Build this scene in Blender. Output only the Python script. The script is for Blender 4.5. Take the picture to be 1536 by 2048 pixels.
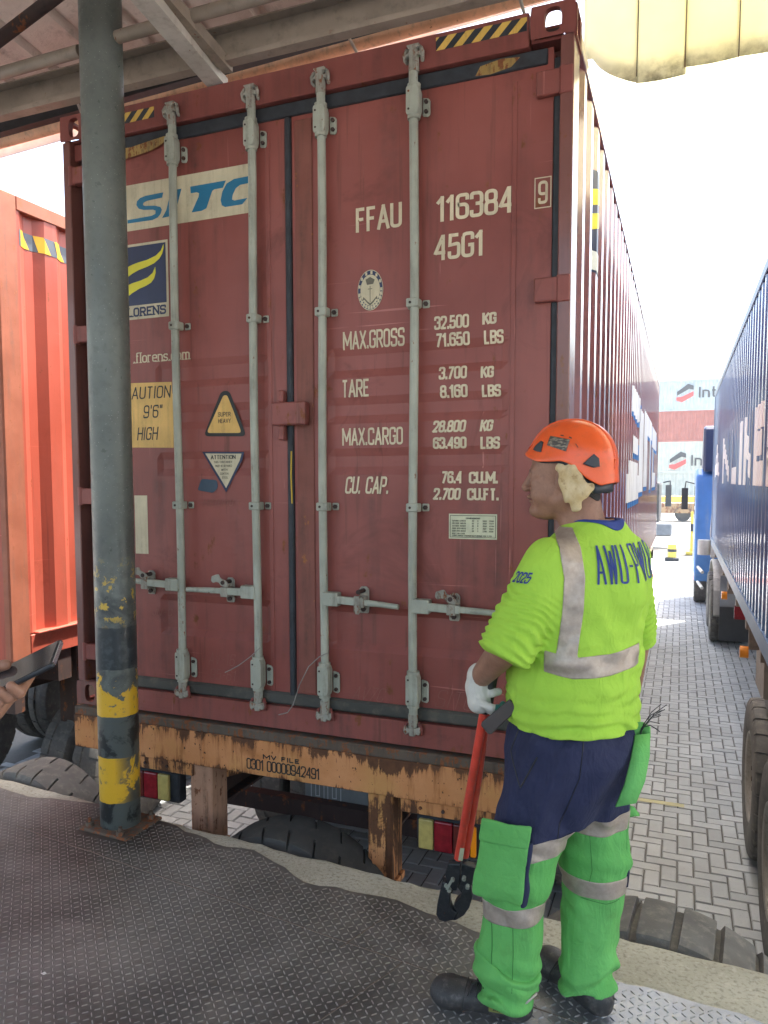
import bpy, bmesh, math, random
import numpy as np
from mathutils import Vector, Matrix
from mathutils.bvhtree import BVHTree
random.seed(7); rng = np.random.RandomState(5)
for o in list(bpy.data.objects): bpy.data.objects.remove(o)
SC = bpy.context.scene
COL = SC.collection
PI = math.pi

# ------------------------------------------------------------------ camera, world, sun, exposure
CAM = np.array([2.8421, -3.0434, 2.6773]); ROT = (1.4998, 0.0032, 0.3887); FPX = 1539.75
cd = bpy.data.cameras.new('camera'); cam = bpy.data.objects.new('camera', cd); COL.objects.link(cam)
cam.location = CAM.tolist(); cam.rotation_euler = ROT
cd.sensor_fit = 'VERTICAL'; cd.sensor_height = 24; cd.sensor_width = 18
cd.lens = FPX/2048*24
cd.shift_x = 37.93/2048; cd.shift_y = 48.2/2048
cd.clip_start = 0.05; cd.clip_end = 600
SC.camera = cam
SC.render.resolution_x = 768; SC.render.resolution_y = 1024
W0 = bpy.data.worlds.new("World"); SC.world = W0; W0.use_nodes = True
wn = W0.node_tree; wn.nodes.clear()
wo = wn.nodes.new('ShaderNodeOutputWorld'); bg = wn.nodes.new('ShaderNodeBackground'); sky = wn.nodes.new('ShaderNodeTexSky')
sky.sky_type = 'NISHITA'; sky.sun_disc = False
SUN_EL, SUN_AZ = math.radians(66), math.radians(34)      # azimuth from +Y towards +X
sky.sun_elevation = SUN_EL; sky.sun_rotation = SUN_AZ
sky.air_density = 1.3; sky.dust_density = 5.0; sky.ozone_density = 0.6
bg.inputs['Strength'].default_value = 0.15
wn.links.new(sky.outputs[0], bg.inputs[0]); wn.links.new(bg.outputs[0], wo.inputs[0])
sd = bpy.data.lights.new('sun', 'SUN'); sd.energy = 3.2; sd.angle = math.radians(0.6); sd.color = (1, .95, .87)
sun = bpy.data.objects.new('sun', sd); COL.objects.link(sun)
sv = Vector((math.sin(SUN_AZ)*math.cos(SUN_EL), math.cos(SUN_AZ)*math.cos(SUN_EL), math.sin(SUN_EL)))
sun.rotation_euler = (-sv).to_track_quat('-Z', 'Y').to_euler(); sun.location = (8, 5, 20)
SC.view_settings.view_transform = 'Standard'; SC.view_settings.look = 'None'
SC.view_settings.exposure = 2.35; SC.view_settings.gamma = 1
SC.cycles.max_bounces = 8; SC.cycles.diffuse_bounces = 5; SC.cycles.glossy_bounces = 4; SC.cycles.transmission_bounces = 6
SC.cycles.sample_clamp_indirect = 6; SC.cycles.use_denoising = True

ZP = 1.127          # dock floor
ZC = 1.55           # underside of the container

# ------------------------------------------------------------------ helpers
def tag(o, label=None, cat=None, group=None, kind=None):
    if label: o['label'] = label
    if cat: o['category'] = cat
    if group: o['group'] = group
    if kind: o['kind'] = kind
    return o
def thing(name, label, cat, loc=(0, 0, 0), rz=0, group=None):
    o = bpy.data.objects.new(name, None); COL.objects.link(o); o.empty_display_size = .1
    o.location = loc; o.rotation_euler = (0, 0, rz); o['origin'] = 1
    del o['origin']
    return tag(o, label, cat, group)
def wpos(o):
    p = Vector(o.location)
    while o.parent: o = o.parent; p = p + Vector(o.location)
    return p
def link(name, me, parent=None, local=False):
    o = bpy.data.objects.new(name, me); COL.objects.link(o)
    if parent is not None:
        o.parent = parent
        if not local: o.location = -wpos(parent)
    return o
def mesh_np(name, V, F, mats, mi=None, smooth=False):
    me = bpy.data.meshes.new(name); me.from_pydata([tuple(v) for v in V], [], [tuple(f) for f in F])
    for m in (mats if isinstance(mats, (list, tuple)) else [mats]): me.materials.append(m)
    if mi is not None: me.polygons.foreach_set('material_index', np.asarray(mi, dtype=np.int32))
    if smooth: me.polygons.foreach_set('use_smooth', np.ones(len(me.polygons), dtype=bool))
    me.update(); return me
class MB:
    def __init__(s): s.v = []; s.f = []; s.m = []; s.s = []; s.cm = 0
    def add(s, V, F, smooth=False):
        n = len(s.v); s.v += [tuple(map(float, p)) for p in V]; s.f += [tuple(n+i for i in f) for f in F]
        s.m += [s.cm]*len(F); s.s += [smooth]*len(F); return s
    def box(s, x0, x1, y0, y1, z0, z1):
        V = [(x, y, z) for z in (z0, z1) for y in (y0, y1) for x in (x0, x1)]
        return s.add(V, [(0, 2, 3, 1), (4, 5, 7, 6), (0, 1, 5, 4), (2, 6, 7, 3), (0, 4, 6, 2), (1, 3, 7, 5)])
    def obox(s, c, ax, ay, az, hx, hy, hz):
        c, ax, ay, az = [Vector(t) for t in (c, ax, ay, az)]
        V = [c+ax*(sx*hx)+ay*(sy*hy)+az*(sz*hz) for sz in (-1, 1) for sy in (-1, 1) for sx in (-1, 1)]
        return s.add(V, [(0, 2, 3, 1), (4, 5, 7, 6), (0, 1, 5, 4), (2, 6, 7, 3), (0, 4, 6, 2), (1, 3, 7, 5)])
    def beam(s, a, b, w, h, up=(0, 0, 1)):
        a, b = Vector(a), Vector(b); d = (b-a); L = d.length; d.normalize(); u = Vector(up); r = d.cross(u).normalized(); u = r.cross(d)
        return s.obox((a+b)/2, d, r, u, L/2, w/2, h/2)
    def tube(s, pts, r, n=12, caps=True, rs=None):
        pts = [Vector(p) for p in pts]; R = rs or [r]*len(pts); V = []; F = []
        ref = None
        for i, p in enumerate(pts):
            t = (pts[min(i+1, len(pts)-1)]-pts[max(i-1, 0)]).normalized()
            if ref is None: ref = Vector((0, 0, 1)) if abs(t.z) < .9 else Vector((1, 0, 0))
            a = t.cross(ref).normalized(); b = t.cross(a).normalized(); ref = -b if (-b).dot(ref) > 0 else b
            if i == 0: pa = a
            elif a.dot(pa) < 0: a = -a; b = -b
            b = t.cross(a)
            pa = a
            for k in range(n):
                q = 2*PI*k/n; V.append(p+(a*math.cos(q)+b*math.sin(q))*R[i])
        for i in range(len(pts)-1):
            for k in range(n):
                k2 = (k+1) % n; F.append((i*n+k, i*n+k2, (i+1)*n+k2, (i+1)*n+k))
        s.add(V, F, True)
        if caps:
            s.add([V[k] for k in range(n)], [tuple(range(n))][::-1]); s.add([V[-n+k] for k in range(n)], [tuple(range(n))])
        return s
    def cyl(s, a, b, r, n=16): return s.tube([a, b], r, n)
    def prism(s, poly, o, u, v, w, t):
        """polygon poly (2D) in plane o + u*x + v*y, extruded by t along w"""
        o, u, v, w = [Vector(q) for q in (o, u, v, w)]; n = len(poly)
        V = [o+u*x+v*y for x, y in poly]+[o+u*x+v*y+w*t for x, y in poly]
        F = [tuple(range(n))[::-1], tuple(range(n, 2*n))]+[(i, (i+1) % n, n+(i+1) % n, n+i) for i in range(n)]
        return s.add(V, F)
    def poly(s, P): return s.add(P, [tuple(range(len(P)))])
    def lathe(s, prof, c=(0, 0, 0), axis='y', n=32, smooth=True):
        """prof: list of (r, a) round the axis"""
        V = []; F = []
        for r, a in prof:
            for k in range(n):
                q = 2*PI*k/n; x, z = r*math.cos(q), r*math.sin(q)
                p = {'y': (x, a, z), 'z': (x, z, a), 'x': (a, x, z)}[axis]
                V.append((p[0]+c[0], p[1]+c[1], p[2]+c[2]))
        for i in range(len(prof)-1):
            for k in range(n):
                k2 = (k+1) % n; F.append((i*n+k, i*n+k2, (i+1)*n+k2, (i+1)*n+k))
        return s.add(V, F, smooth)
    def build(s, name, mats, parent=None, bevel=0, local=False, seg=1, recalc=True):
        me = bpy.data.meshes.new(name); me.from_pydata(s.v, [], s.f)
        for m in (mats if isinstance(mats, (list, tuple)) else [mats] if mats else []): me.materials.append(m)
        me.polygons.foreach_set('material_index', s.m); me.polygons.foreach_set('use_smooth', s.s); me.update()
        if recalc:
            bm = bmesh.new(); bm.from_mesh(me); bmesh.ops.recalc_face_normals(bm, faces=bm.faces); bm.to_mesh(me); bm.free()
        o = link(name, me, parent, local)
        if bevel:
            b = o.modifiers.new('b', 'BEVEL'); b.width = bevel; b.segments = seg; b.limit_method = 'ANGLE'; b.angle_limit = math.radians(40)
        return o
def copy_tree(o, parent=None):
    c = o.copy(); COL.objects.link(c)
    if parent is not None: c.parent = parent
    for ch in list(o.children): copy_tree(ch, c)
    return c

def split(o):
    """loose pieces of a mesh (grouped where their boxes touch) become objects of their own under the same parent"""
    me = o.data; n = len(me.vertices); par = list(range(n))
    def find(i):
        while par[i] != i: par[i] = par[par[i]]; i = par[i]
        return i
    for e in me.edges: a, b = find(e.vertices[0]), find(e.vertices[1]); par[a] = b
    isl = {}
    for i in range(n): isl.setdefault(find(i), []).append(i)
    co = np.array([v.co for v in me.vertices]); bx_ = [(co[v].min(0)-.0008, co[v].max(0)+.0008, v) for v in isl.values()]; k = len(bx_); gp = list(range(k))
    def fg(i):
        while gp[i] != i: i = gp[i]
        return i
    for i in range(k):
        for j in range(i+1, k):
            if (bx_[i][0] <= bx_[j][1]).all() and (bx_[j][0] <= bx_[i][1]).all(): gp[fg(i)] = fg(j)
    groups = {}
    for i in range(k): groups.setdefault(fg(i), []).extend(bx_[i][2])
    if len(groups) < 2: return [o]
    out = []; sets = [set(g) for g in groups.values()]; polys = [(tuple(p.vertices), p.use_smooth, p.material_index) for p in me.polygons]
    for g in sets:
        ids = sorted(g); mp = {a: b for b, a in enumerate(ids)}; ps = [p for p in polys if p[0][0] in g]
        m2 = bpy.data.meshes.new(o.name); m2.from_pydata([tuple(co[i]) for i in ids], [], [tuple(mp[v] for v in p[0]) for p in ps])
        for mt in me.materials: m2.materials.append(mt)
        m2.polygons.foreach_set('use_smooth', [p[1] for p in ps]); m2.polygons.foreach_set('material_index', [p[2] for p in ps]); m2.update()
        c = o.copy(); c.data = m2; COL.objects.link(c); out.append(c)
    bpy.data.objects.remove(o); return out

# ------------------------------------------------------------------ materials
class NT:
    def __init__(s, name, rough=.6, metal=0, spec=.5):
        s.mat = bpy.data.materials.new(name); s.mat.use_nodes = True; s.t = s.mat.node_tree; s.n = s.t.nodes; s.l = s.t.links
        s.b = s.n['Principled BSDF']; s.b.inputs['Roughness'].default_value = rough; s.b.inputs['Metallic'].default_value = metal
        s.b.inputs['Specular IOR Level'].default_value = spec
        s.tc = s.n.new('ShaderNodeTexCoord')
    def put(s, sock, v):
        if isinstance(v, bpy.types.NodeSocket): s.l.new(v, sock)
        elif isinstance(v, (tuple, list)) and len(v) == 3 and sock.type == 'RGBA': sock.default_value = (*v, 1)
        else: sock.default_value = v
    def mapping(s, scale=(1, 1, 1), rot=(0, 0, 0), src='Object'):
        m = s.n.new('ShaderNodeMapping'); m.inputs['Scale'].default_value = scale; m.inputs['Rotation'].default_value = rot
        s.l.new(s.tc.outputs[src], m.inputs[0]); return m.outputs[0]
    def noise(s, sc=5, det=4, rough=.55, vec=None, dist=0):
        q = s.n.new('ShaderNodeTexNoise'); q.inputs['Scale'].default_value = sc; q.inputs['Detail'].default_value = det
        q.inputs['Roughness'].default_value = rough; q.inputs['Distortion'].default_value = dist
        s.l.new(vec if vec is not None else s.tc.outputs['Object'], q.inputs['Vector']); return q.outputs[0]
    def vor(s, sc=5, vec=None, feat='F1'):
        q = s.n.new('ShaderNodeTexVoronoi'); q.inputs['Scale'].default_value = sc; q.feature = feat
        s.l.new(vec if vec is not None else s.tc.outputs['Object'], q.inputs['Vector']); return q.outputs[0]
    def ramp(s, v, a, b, lo=0., hi=1.):
        q = s.n.new('ShaderNodeMapRange'); q.inputs[1].default_value = a; q.inputs[2].default_value = b
        q.inputs[3].default_value = lo; q.inputs[4].default_value = hi; s.put(q.inputs[0], v); return q.outputs[0]
    def mix(s, f, a, b, mode='MIX'):
        q = s.n.new('ShaderNodeMix'); q.data_type = 'RGBA'; q.blend_type = mode
        s.put(q.inputs[0], f); s.put(q.inputs[6], a); s.put(q.inputs[7], b); return q.outputs[2]
    def math(s, op, a, b=0.):
        q = s.n.new('ShaderNodeMath'); q.operation = op; s.put(q.inputs[0], a); s.put(q.inputs[1], b); return q.outputs[0]
    def sep(s, v=None):
        q = s.n.new('ShaderNodeSeparateXYZ'); s.l.new(v if v is not None else s.tc.outputs['Object'], q.inputs[0]); return q.outputs
    def attr(s, name):
        q = s.n.new('ShaderNodeAttribute'); q.attribute_name = name; return q.outputs['Fac']
    def bump(s, h, strength=.3, dist=.01):
        q = s.n.new('ShaderNodeBump'); q.inputs['Strength'].default_value = strength; q.inputs['Distance'].default_value = dist
        s.l.new(h, q.inputs['Height']); s.l.new(q.outputs[0], s.b.inputs['Normal'])
    def col(s, c): s.put(s.b.inputs['Base Color'], c)
    def rgh(s, c): s.put(s.b.inputs['Roughness'], c)

def paint(name, base, dirt=(.06, .05, .04), dirt_amt=.5, rust=0., rustc=(.16, .055, .02), rough=.5, sc=1., streak=True, bump=.15, fade=.25, spec=.4, coat=0., scuff=0.):
    t = NT(name, rough, 0, spec)
    n1 = t.noise(1.7*sc, 5); n2 = t.noise(14*sc, 5, .65)
    light = tuple(min(1, c*1.25+.02) for c in base); dark = tuple(c*.72 for c in base)
    c = t.mix(t.ramp(n1, .3, .7), dark, light); c = t.mix(1-fade*2 if fade < .5 else 0, c, base)
    st = t.noise(1, 6, .6, t.mapping((9*sc, 9*sc, .8*sc))) if streak else t.noise(5*sc, 6, .6)
    d = t.math('MULTIPLY', t.ramp(st, .5, .78), t.ramp(n2, .25, .75)); d = t.math('MULTIPLY', d, dirt_amt*2)
    c = t.mix(d, c, dirt)
    if scuff:
        f1 = t.ramp(t.noise(.9, 4, .6), .42, .68); c = t.mix(t.math('MULTIPLY', f1, .45*scuff), c, tuple(min(1, k*1.35+.045) for k in base))
        f2 = t.ramp(t.noise(2.4, 5, .7, None, .8), .58, .70); c = t.mix(t.math('MULTIPLY', f2, .55*scuff), c, tuple(k*.5 for k in base))
        s1 = t.ramp(t.noise(1, 3, .5, t.mapping((1.2, 1.2, 75), (0, .35, .12))), .70, .73); s2 = t.ramp(t.noise(1, 3, .5, t.mapping((90, 90, 1.4), (0, .05, 0))), .715, .74)
        s3 = t.ramp(t.noise(2.1, 3), .45, .55); c = t.mix(t.math('MULTIPLY', t.math('MULTIPLY', t.math('MAXIMUM', s1, s2), s3), .55*scuff), c, tuple(min(1, k*1.8+.10) for k in base))
        c = t.mix(t.math('MULTIPLY', t.ramp(t.noise(1, 4, .6, t.mapping((26, 26, .9))), .60, .70), .5*scuff), c, (.085, .035, .022))
    if rust > 0:
        r = t.noise(6*sc, 8, .7); rs = t.noise(1, 5, .6, t.mapping((14*sc, 14*sc, 2.2*sc)))
        rr = t.ramp(t.math('ADD', t.math('MULTIPLY', r, .55), t.math('MULTIPLY', rs, .45)), .62-rust*.22, .66-rust*.2)
        rc = t.mix(t.noise(30*sc, 4), tuple(k*.45 for k in rustc), tuple(min(1, k*1.9) for k in rustc))
        c = t.mix(rr, c, rc); t.rgh(t.ramp(rr, 0, 1, rough, .85))
    t.col(c)
    if coat: t.put(t.b.inputs['Coat Weight'], coat); t.put(t.b.inputs['Coat Roughness'], .12)
    t.bump(t.noise(40*sc, 4), bump, .004)
    return t.mat
def plain(name, base, rough=.6, metal=0, var=.15, sc=8, bump=0., spec=.5):
    t = NT(name, rough, metal, spec); n = t.noise(sc, 5)
    t.col(t.mix(t.ramp(n, .3, .7), tuple(c*(1-var) for c in base), tuple(min(1, c*(1+var)) for c in base)))
    if bump: t.bump(t.noise(sc*6, 4), bump, .004)
    return t.mat
M = {}
M['red'] = paint('container_red', (.235, .057, .043), (.05, .026, .022), .55, .12, rough=.45, sc=1., scuff=1.)
M['redside'] = paint('container_side_red', (.20, .060, .058), (.10, .07, .065), .4, .05, rough=.30, spec=.6, coat=1., scuff=.4)
M['redsill'] = paint('sill_red', (.21, .052, .04), (.04, .03, .025), .7, .28, rough=.55, sc=2, scuff=1.)
M['postl'] = paint('post_rust', (.17, .055, .042), (.04, .03, .025), .6, .22, rough=.45, sc=2, coat=.6)
M['hdr'] = paint('header_red', (.21, .055, .043), (.04, .02, .018), .5, .18, rough=.5, sc=1.5)
M['galv'] = paint('galvanised', (.34, .35, .285), (.13, .115, .08), .6, .06, rough=.55, sc=4, fade=.3)
M['galvd'] = paint('galvanised_rusty', (.30, .29, .24), (.10, .06, .04), .8, .35, rough=.7, sc=6)
M['gasket'] = plain('rubber_gasket', (.022, .026, .032), .6, var=.4, sc=20, bump=.2)
M['gasketdirty'] = paint('rubber_gasket_dusty', (.06, .058, .05), (.14, .12, .09), .8, 0, rough=.8, sc=3, streak=False)
M['dark'] = plain('dark_void', (.012, .011, .011), .8)
M['cream'] = paint('lettering_cream', (.62, .53, .36), (.25, .12, .08), .35, .02, rough=.5, sc=8)
M['creampanel'] = paint('panel_cream', (.56, .49, .33), (.3, .25, .17), .5, 0, rough=.5, sc=5)
M['teal'] = plain('logo_blue', (.012, .15, .27), .5, var=.12)
M['navy'] = plain('logo_navy', (.017, .026, .075), .45, var=.15)
M['yellowlogo'] = plain('logo_yellow', (.66, .60, .03), .5, var=.1)
M['black'] = plain('black_paint', (.015, .015, .014), .5)
M['amberlabel'] = paint('label_yellow', (.70, .43, .12), (.35, .22, .08), .5, 0, rough=.5, sc=5)
M['plate'] = plain('data_plate', (.55, .55, .38), .45, var=.1, sc=30)
M['hazy'] = paint('hazard_yellow', (.62, .40, .08), (.2, .12, .05), .5, .05, rough=.5, sc=6)
t = NT('bumper_orange', .75, 0, .3); zb_ = t.sep()[2]
n1 = t.noise(5, 6, .65); st_ = t.noise(1, 7, .7, t.mapping((22, 22, 2.6))); bl = t.noise(3.2, 8, .7, None, .5)
c = t.mix(t.ramp(n1, .3, .7), (.46, .19, .065), (.58, .27, .12)); c = t.mix(t.ramp(t.noise(2.2, 4), .5, .7), c, (.48, .26, .08)); edge_ = t.math('ADD', t.ramp(zb_, 1.405, 1.49, 0, .13), t.ramp(zb_, 1.36, 1.325, 0, .10))
c = t.mix(t.math('MULTIPLY', t.ramp(t.math('ADD', st_, edge_), .55, .66), .75), c, (.27, .10, .035)); rr_ = t.ramp(t.math('ADD', t.math('ADD', t.math('MULTIPLY', st_, .5), t.math('MULTIPLY', bl, .5)), edge_), .585, .61)
c = t.mix(rr_, c, t.mix(t.noise(30, 4), (.05, .025, .016), (.17, .07, .03))); c = t.mix(t.ramp(t.noise(55, 4), .66, .70), c, (.04, .022, .015)); t.col(c); t.bump(t.noise(60, 5), .35, .004); M['bumper'] = t.mat
M['bumperlip'] = paint('bumper_lip', (.10, .075, .055), (.05, .035, .03), .7, .5, rough=.85, sc=4)
M['chassis'] = paint('chassis_dark', (.050, .028, .024), (.025, .02, .018), .7, .3, rough=.8, sc=2)
M['rubber'] = paint('tyre_rubber', (.048, .048, .046), (.11, .10, .085), .6, 0, rough=.85, sc=4, streak=False, bump=.3)
M['rubberdust'] = paint('tyre_rubber_dusty', (.13, .125, .115), (.27, .25, .21), .7, 0, rough=.9, sc=5, streak=False, bump=.35)
M['rim'] = paint('wheel_rim', (.30, .28, .25), (.1, .08, .06), .6, .1, rough=.5, sc=6)

# ------------------------------------------------------------------ stroke lettering
_O = [(0, 0, 1), (1, 0, 1), (1, 1, 1), (0, 1, 1)]
G = {
 '0': (1, [('c', _O)]), 'O': (1, [('c', _O)]),
 '1': (.55, [('o', [(0, .8), (.75, 1), (.75, 0)])]),
 '2': (1, [('o', [(0, .8), (0, 1, 1), (1, 1, 1), (1, .6, .6), (0, 0), (1, 0)])]),
 '3': (1, [('o', [(0, .82), (0, 1, 1), (1, 1, 1), (1, .53, .8), (.4, .53)]), ('o', [(.4, .53), (1, .53, .8), (1, 0, 1), (0, 0, 1), (0, .18)])]),
 '4': (1.05, [('o', [(.78, 0), (.78, 1)]), ('o', [(.7, .98), (0, .27), (1, .27)])]),
 '5': (1, [('o', [(.95, 1), (.1, 1), (.04, .56), (1, .62, .8), (1, 0, 1), (0, 0, 1), (0, .2)])]),
 '6': (1, [('o', [(1, .84), (1, 1, 1), (0, 1, 1), (0, 0, 1), (1, 0, 1), (1, .57, 1), (.03, .57)])]),
 '7': (1, [('o', [(0, 1), (1, 1), (.3, 0)])]),
 '8': (1, [('c', [(.04, .53, 1), (.96, .53, 1), (.96, 1, 1), (.04, 1, 1)]), ('c', [(0, 0, 1), (1, 0, 1), (1, .53, 1), (0, .53, 1)])]),
 '9': (1, [('o', [(0, .16), (0, 0, 1), (1, 0, 1), (1, 1, 1), (0, 1, 1), (0, .43, 1), (.97, .43)])]),
 'A': (1.1, [('o', [(0, 0), (.5, 1), (1, 0)]), ('o', [(.18, .3), (.82, .3)])]),
 'B': (1, [('o', [(0, .53), (0, 1), (1, 1, 1), (1, .53, 1), (0, .53)]), ('o', [(0, .5), (1, .5, 1), (1, 0, 1), (0, 0), (0, .5)])]),
 'C': (1, [('o', [(1, .78), (1, 1, 1), (0, 1, 1), (0, 0, 1), (1, 0, 1), (1, .22)])]),
 'D': (1, [('c', [(0, 0), (1, 0, 1), (1, 1, 1), (0, 1)])]),
 'E': (.9, [('o', [(1, 1), (0, 1), (0, 0), (1, 0)]), ('o', [(0, .53), (.85, .53)])]),
 'F': (.85, [('o', [(1, 1), (0, 1), (0, 0)]), ('o', [(0, .52), (.85, .52)])]),
 'G': (1, [('o', [(1, .8), (1, 1, 1), (0, 1, 1), (0, 0, 1), (1, 0, 1), (1, .48), (.55, .48)])]),
 'H': (1, [('o', [(0, 0), (0, 1)]), ('o', [(1, 0), (1, 1)]), ('o', [(0, .52), (1, .52)])]),
 'I': (.12, [('o', [(.5, 0), (.5, 1)])]),
 'J': (.8, [('o', [(1, 1), (1, 0, 1), (0, 0, 1), (0, .25)])]),
 'K': (1, [('o', [(0, 0), (0, 1)]), ('o', [(1, 1), (.05, .42)]), ('o', [(.35, .6), (1, 0)])]),
 'L': (.85, [('o', [(0, 1), (0, 0), (1, 0)])]),
 'M': (1.5, [('o', [(0, 0), (0, 1), (.5, .25), (1, 1), (1, 0)])]),
 'N': (1.05, [('o', [(0, 0), (0, 1), (1, 0), (1, 1)])]),
 'P': (1, [('o', [(0, 0), (0, 1), (1, 1, 1), (1, .45, 1), (0, .45)])]),
 'R': (1, [('o', [(0, 0), (0, 1), (1, 1, 1), (1, .47, 1), (0, .47)]), ('o', [(.5, .47), (1, 0)])]),
 'S': (1, [('o', [(1, .82), (1, 1, 1), (0, 1, 1), (0, .54, .8), (1, .5, .8), (1, 0, 1), (0, 0, 1), (0, .18)])]),
 'T': (.95, [('o', [(0, 1), (1, 1)]), ('o', [(.5, 1), (.5, 0)])]),
 'U': (1, [('o', [(0, 1), (0, 0, 1), (1, 0, 1), (1, 1)])]),
 'V': (1.05, [('o', [(0, 1), (.5, 0), (1, 1)])]),
 'W': (1.35, [('o', [(0, 1), (.25, 0), (.5, .85), (.75, 0), (1, 1)])]),
 'X': (1, [('o', [(0, 0), (1, 1)]), ('o', [(0, 1), (1, 0)])]),
 'Y': (1, [('o', [(0, 1), (.5, .48), (1, 1)]), ('o', [(.5, .48), (.5, 0)])]),
 'f': (.55, [('o', [(1, 1), (.35, 1, 1), (.35, 0)]), ('o', [(0, .68), (.9, .68)])]),
 'l': (.15, [('o', [(.5, 1), (.5, 0)])]),
 'o': (.85, [('c', [(0, 0, 1), (1, 0, 1), (1, .68, 1), (0, .68, 1)])]),
 'r': (.6, [('o', [(0, 0), (0, .68)]), ('o', [(0, .45), (.1, .68, .6), (1, .66)])]),
 'e': (.85, [('o', [(0, .36), (1, .36), (1, .68, 1), (0, .68, 1), (0, 0, 1), (.95, .04)])]),
 'n': (.85, [('o', [(0, 0), (0, .68)]), ('o', [(0, .5), (0, .68, 1), (1, .68, 1), (1, 0)])]),
 's': (.75, [('o', [(.95, .6), (.9, .68, .5), (0, .68, 1), (0, .36, .8), (1, .32, .8), (1, 0, 1), (0, 0, .6), (0, .1)])]),
 'c': (.8, [('o', [(1, .62), (.9, .68, .6), (0, .68, 1), (0, 0, 1), (.9, 0, .6), (1, .08)])]),
 'm': (1.35, [('o', [(0, 0), (0, .68)]), ('o', [(0, .5), (0, .68, 1), (.5, .68, 1), (.5, 0)]), ('o', [(.5, .5), (.5, .68, 1), (1, .68, 1), (1, 0)])]),
 't': (.5, [('o', [(.4, 1), (.4, 0, .6), (1, 0)]), ('o', [(0, .68), (1, .68)])]),
 '-': (.6, [('o', [(0, .45), (1, .45)])]), '.': (.1, [('o', [(.5, 0), (.5, .06)])]), "'": (.1, [('o', [(.5, 1), (.5, .82)])]),
 '"': (.4, [('o', [(.1, 1), (.1, .82)]), ('o', [(.9, 1), (.9, .82)])]), ' ': (.55, []),
}
def _round(P, closed, w, R):
    out = []; n = len(P); Q = [(p[0]*w, p[1], (p[2] if len(p) > 2 else 0)) for p in P]
    for i, p in enumerate(Q):
        if p[2] and (closed or 0 < i < n-1):
            a = Q[(i-1) % n]; b = Q[(i+1) % n]; A = Vector((a[0]-p[0], a[1]-p[1])); B = Vector((b[0]-p[0], b[1]-p[1]))
            r = min(p[2]*R, A.length*.499, B.length*.499); A.normalize(); B.normalize(); s = Vector(p[:2])+A*r; e = Vector(p[:2])+B*r; c = Vector(p[:2])
            for k in range(6):
                t = k/5; q = s*(1-t)**2+c*2*t*(1-t)+e*t*t; out.append((q.x, q.y))
        else: out.append((p[0], p[1]))
    return out
def _strip(P, closed, t):
    P = [Vector(p) for p in P]; n = len(P); L = []
    if not closed:                                          # square ends reach the cap and base lines
        a, b = (P[0]-P[1]).normalized(), (P[-1]-P[-2]).normalized(); P[0] = P[0]+a*t*abs(a.y); P[-1] = P[-1]+b*t*abs(b.y)
    for i in range(n):
        a = P[i-1] if (closed or i > 0) else None; b = P[(i+1) % n] if (closed or i < n-1) else None
        d1 = (P[i]-a).normalized() if a is not None else (b-P[i]).normalized(); d2 = (b-P[i]).normalized() if b is not None else d1
        nn = Vector((-(d1+d2).y, (d1+d2).x))
        if nn.length < 1e-4: nn = Vector((-d1.y, d1.x))
        nn.normalize(); c = max(.72, nn.dot(Vector((-d1.y, d1.x)))); L.append((P[i]+nn*t/c, P[i]-nn*t/c))
    Q = []
    for i in range(n if closed else n-1):
        j = (i+1) % n; Q.append((L[i][0], L[i][1], L[j][1], L[j][0]))
    return Q
def text_quads(s, x0, y0, h, w, th, total=None, gap=None, slant=0., serif=0, ylow=None):
    """condensed lettering as separate strokes; returns [(stroke index, quad 2D points)]; w = width of an O"""
    gap = gap if gap is not None else w*.45
    tot = sum(G[c][0]*w for c in s)+gap*(len(s)-1)
    sc = total/(tot+th) if total else 1; out = []; x = th/2; si = 0
    for c in s:
        gw, st = G[c]; W_ = gw*w
        for k, pts in st:
            P = _round([(p[0], th/2+p[1]*(h-th))+tuple(p[2:]) for p in pts], k == 'c', W_, w*.42)
            runs = [P]
            if k == 'o':                                        # sharp turns start a new stroke
                runs = [[P[0]]]
                for i in range(1, len(P)):
                    runs[-1].append(P[i])
                    if i < len(P)-1:
                        d1 = (Vector(P[i])-Vector(P[i-1])).normalized(); d2 = (Vector(P[i+1])-Vector(P[i])).normalized()
                        if d1.dot(d2) < -.25: runs.append([P[i]])
            for R_n in runs[1:]:
                for q in _strip(R_n, False, th/2): out.append((si, q))
                si += 1
            Q = _strip(runs[0], k == 'c', th/2)
            if serif and k == 'o':
                for e in (P[0], P[-1]):
                    if e[1] < th or e[1] > h-th: 
                        yy = 0 if e[1] < h/2 else h-serif
                        out.append((si, [Vector((e[0]-th*1.1, yy)), Vector((e[0]+th*1.1, yy)), Vector((e[0]+th*1.1, yy+serif)), Vector((e[0]-th*1.1, yy+serif))])); si += 1
            for q in Q: out.append((si, q))
            si += 1
        x_ = x
        for i in range(len(out)):
            if len(out[i]) == 2:
                out[i] = (out[i][0], [Vector(((p[0]+x_), p[1])) for p in out[i][1]], 1)
        x += W_+gap
    return [(o[0] % 7, [(x0+(p.x*sc)+slant*p.y, y0+p.y) for p in o[1]]) for o in out]
def put_text(mb, quads, fn, maxlen=.008, lift=.00012):
    """fn(u, v, extra) -> 3D point, or None where there is no surface"""
    for si, q in quads:
        a, b, c, d = [np.array(t) for t in q]
        n = max(1, int(math.ceil(max(np.linalg.norm(d-a), np.linalg.norm(c-b))/maxlen)))
        for i in range(n):
            t0, t1 = i/n, (i+1)/n
            pts = [a+(d-a)*t0, b+(c-b)*t0, b+(c-b)*t1, a+(d-a)*t1]
            P = [fn(p[0], p[1], si*lift) for p in pts]
            if all(p is not None for p in P): mb.add(P, [(0, 1, 2, 3)])

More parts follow.
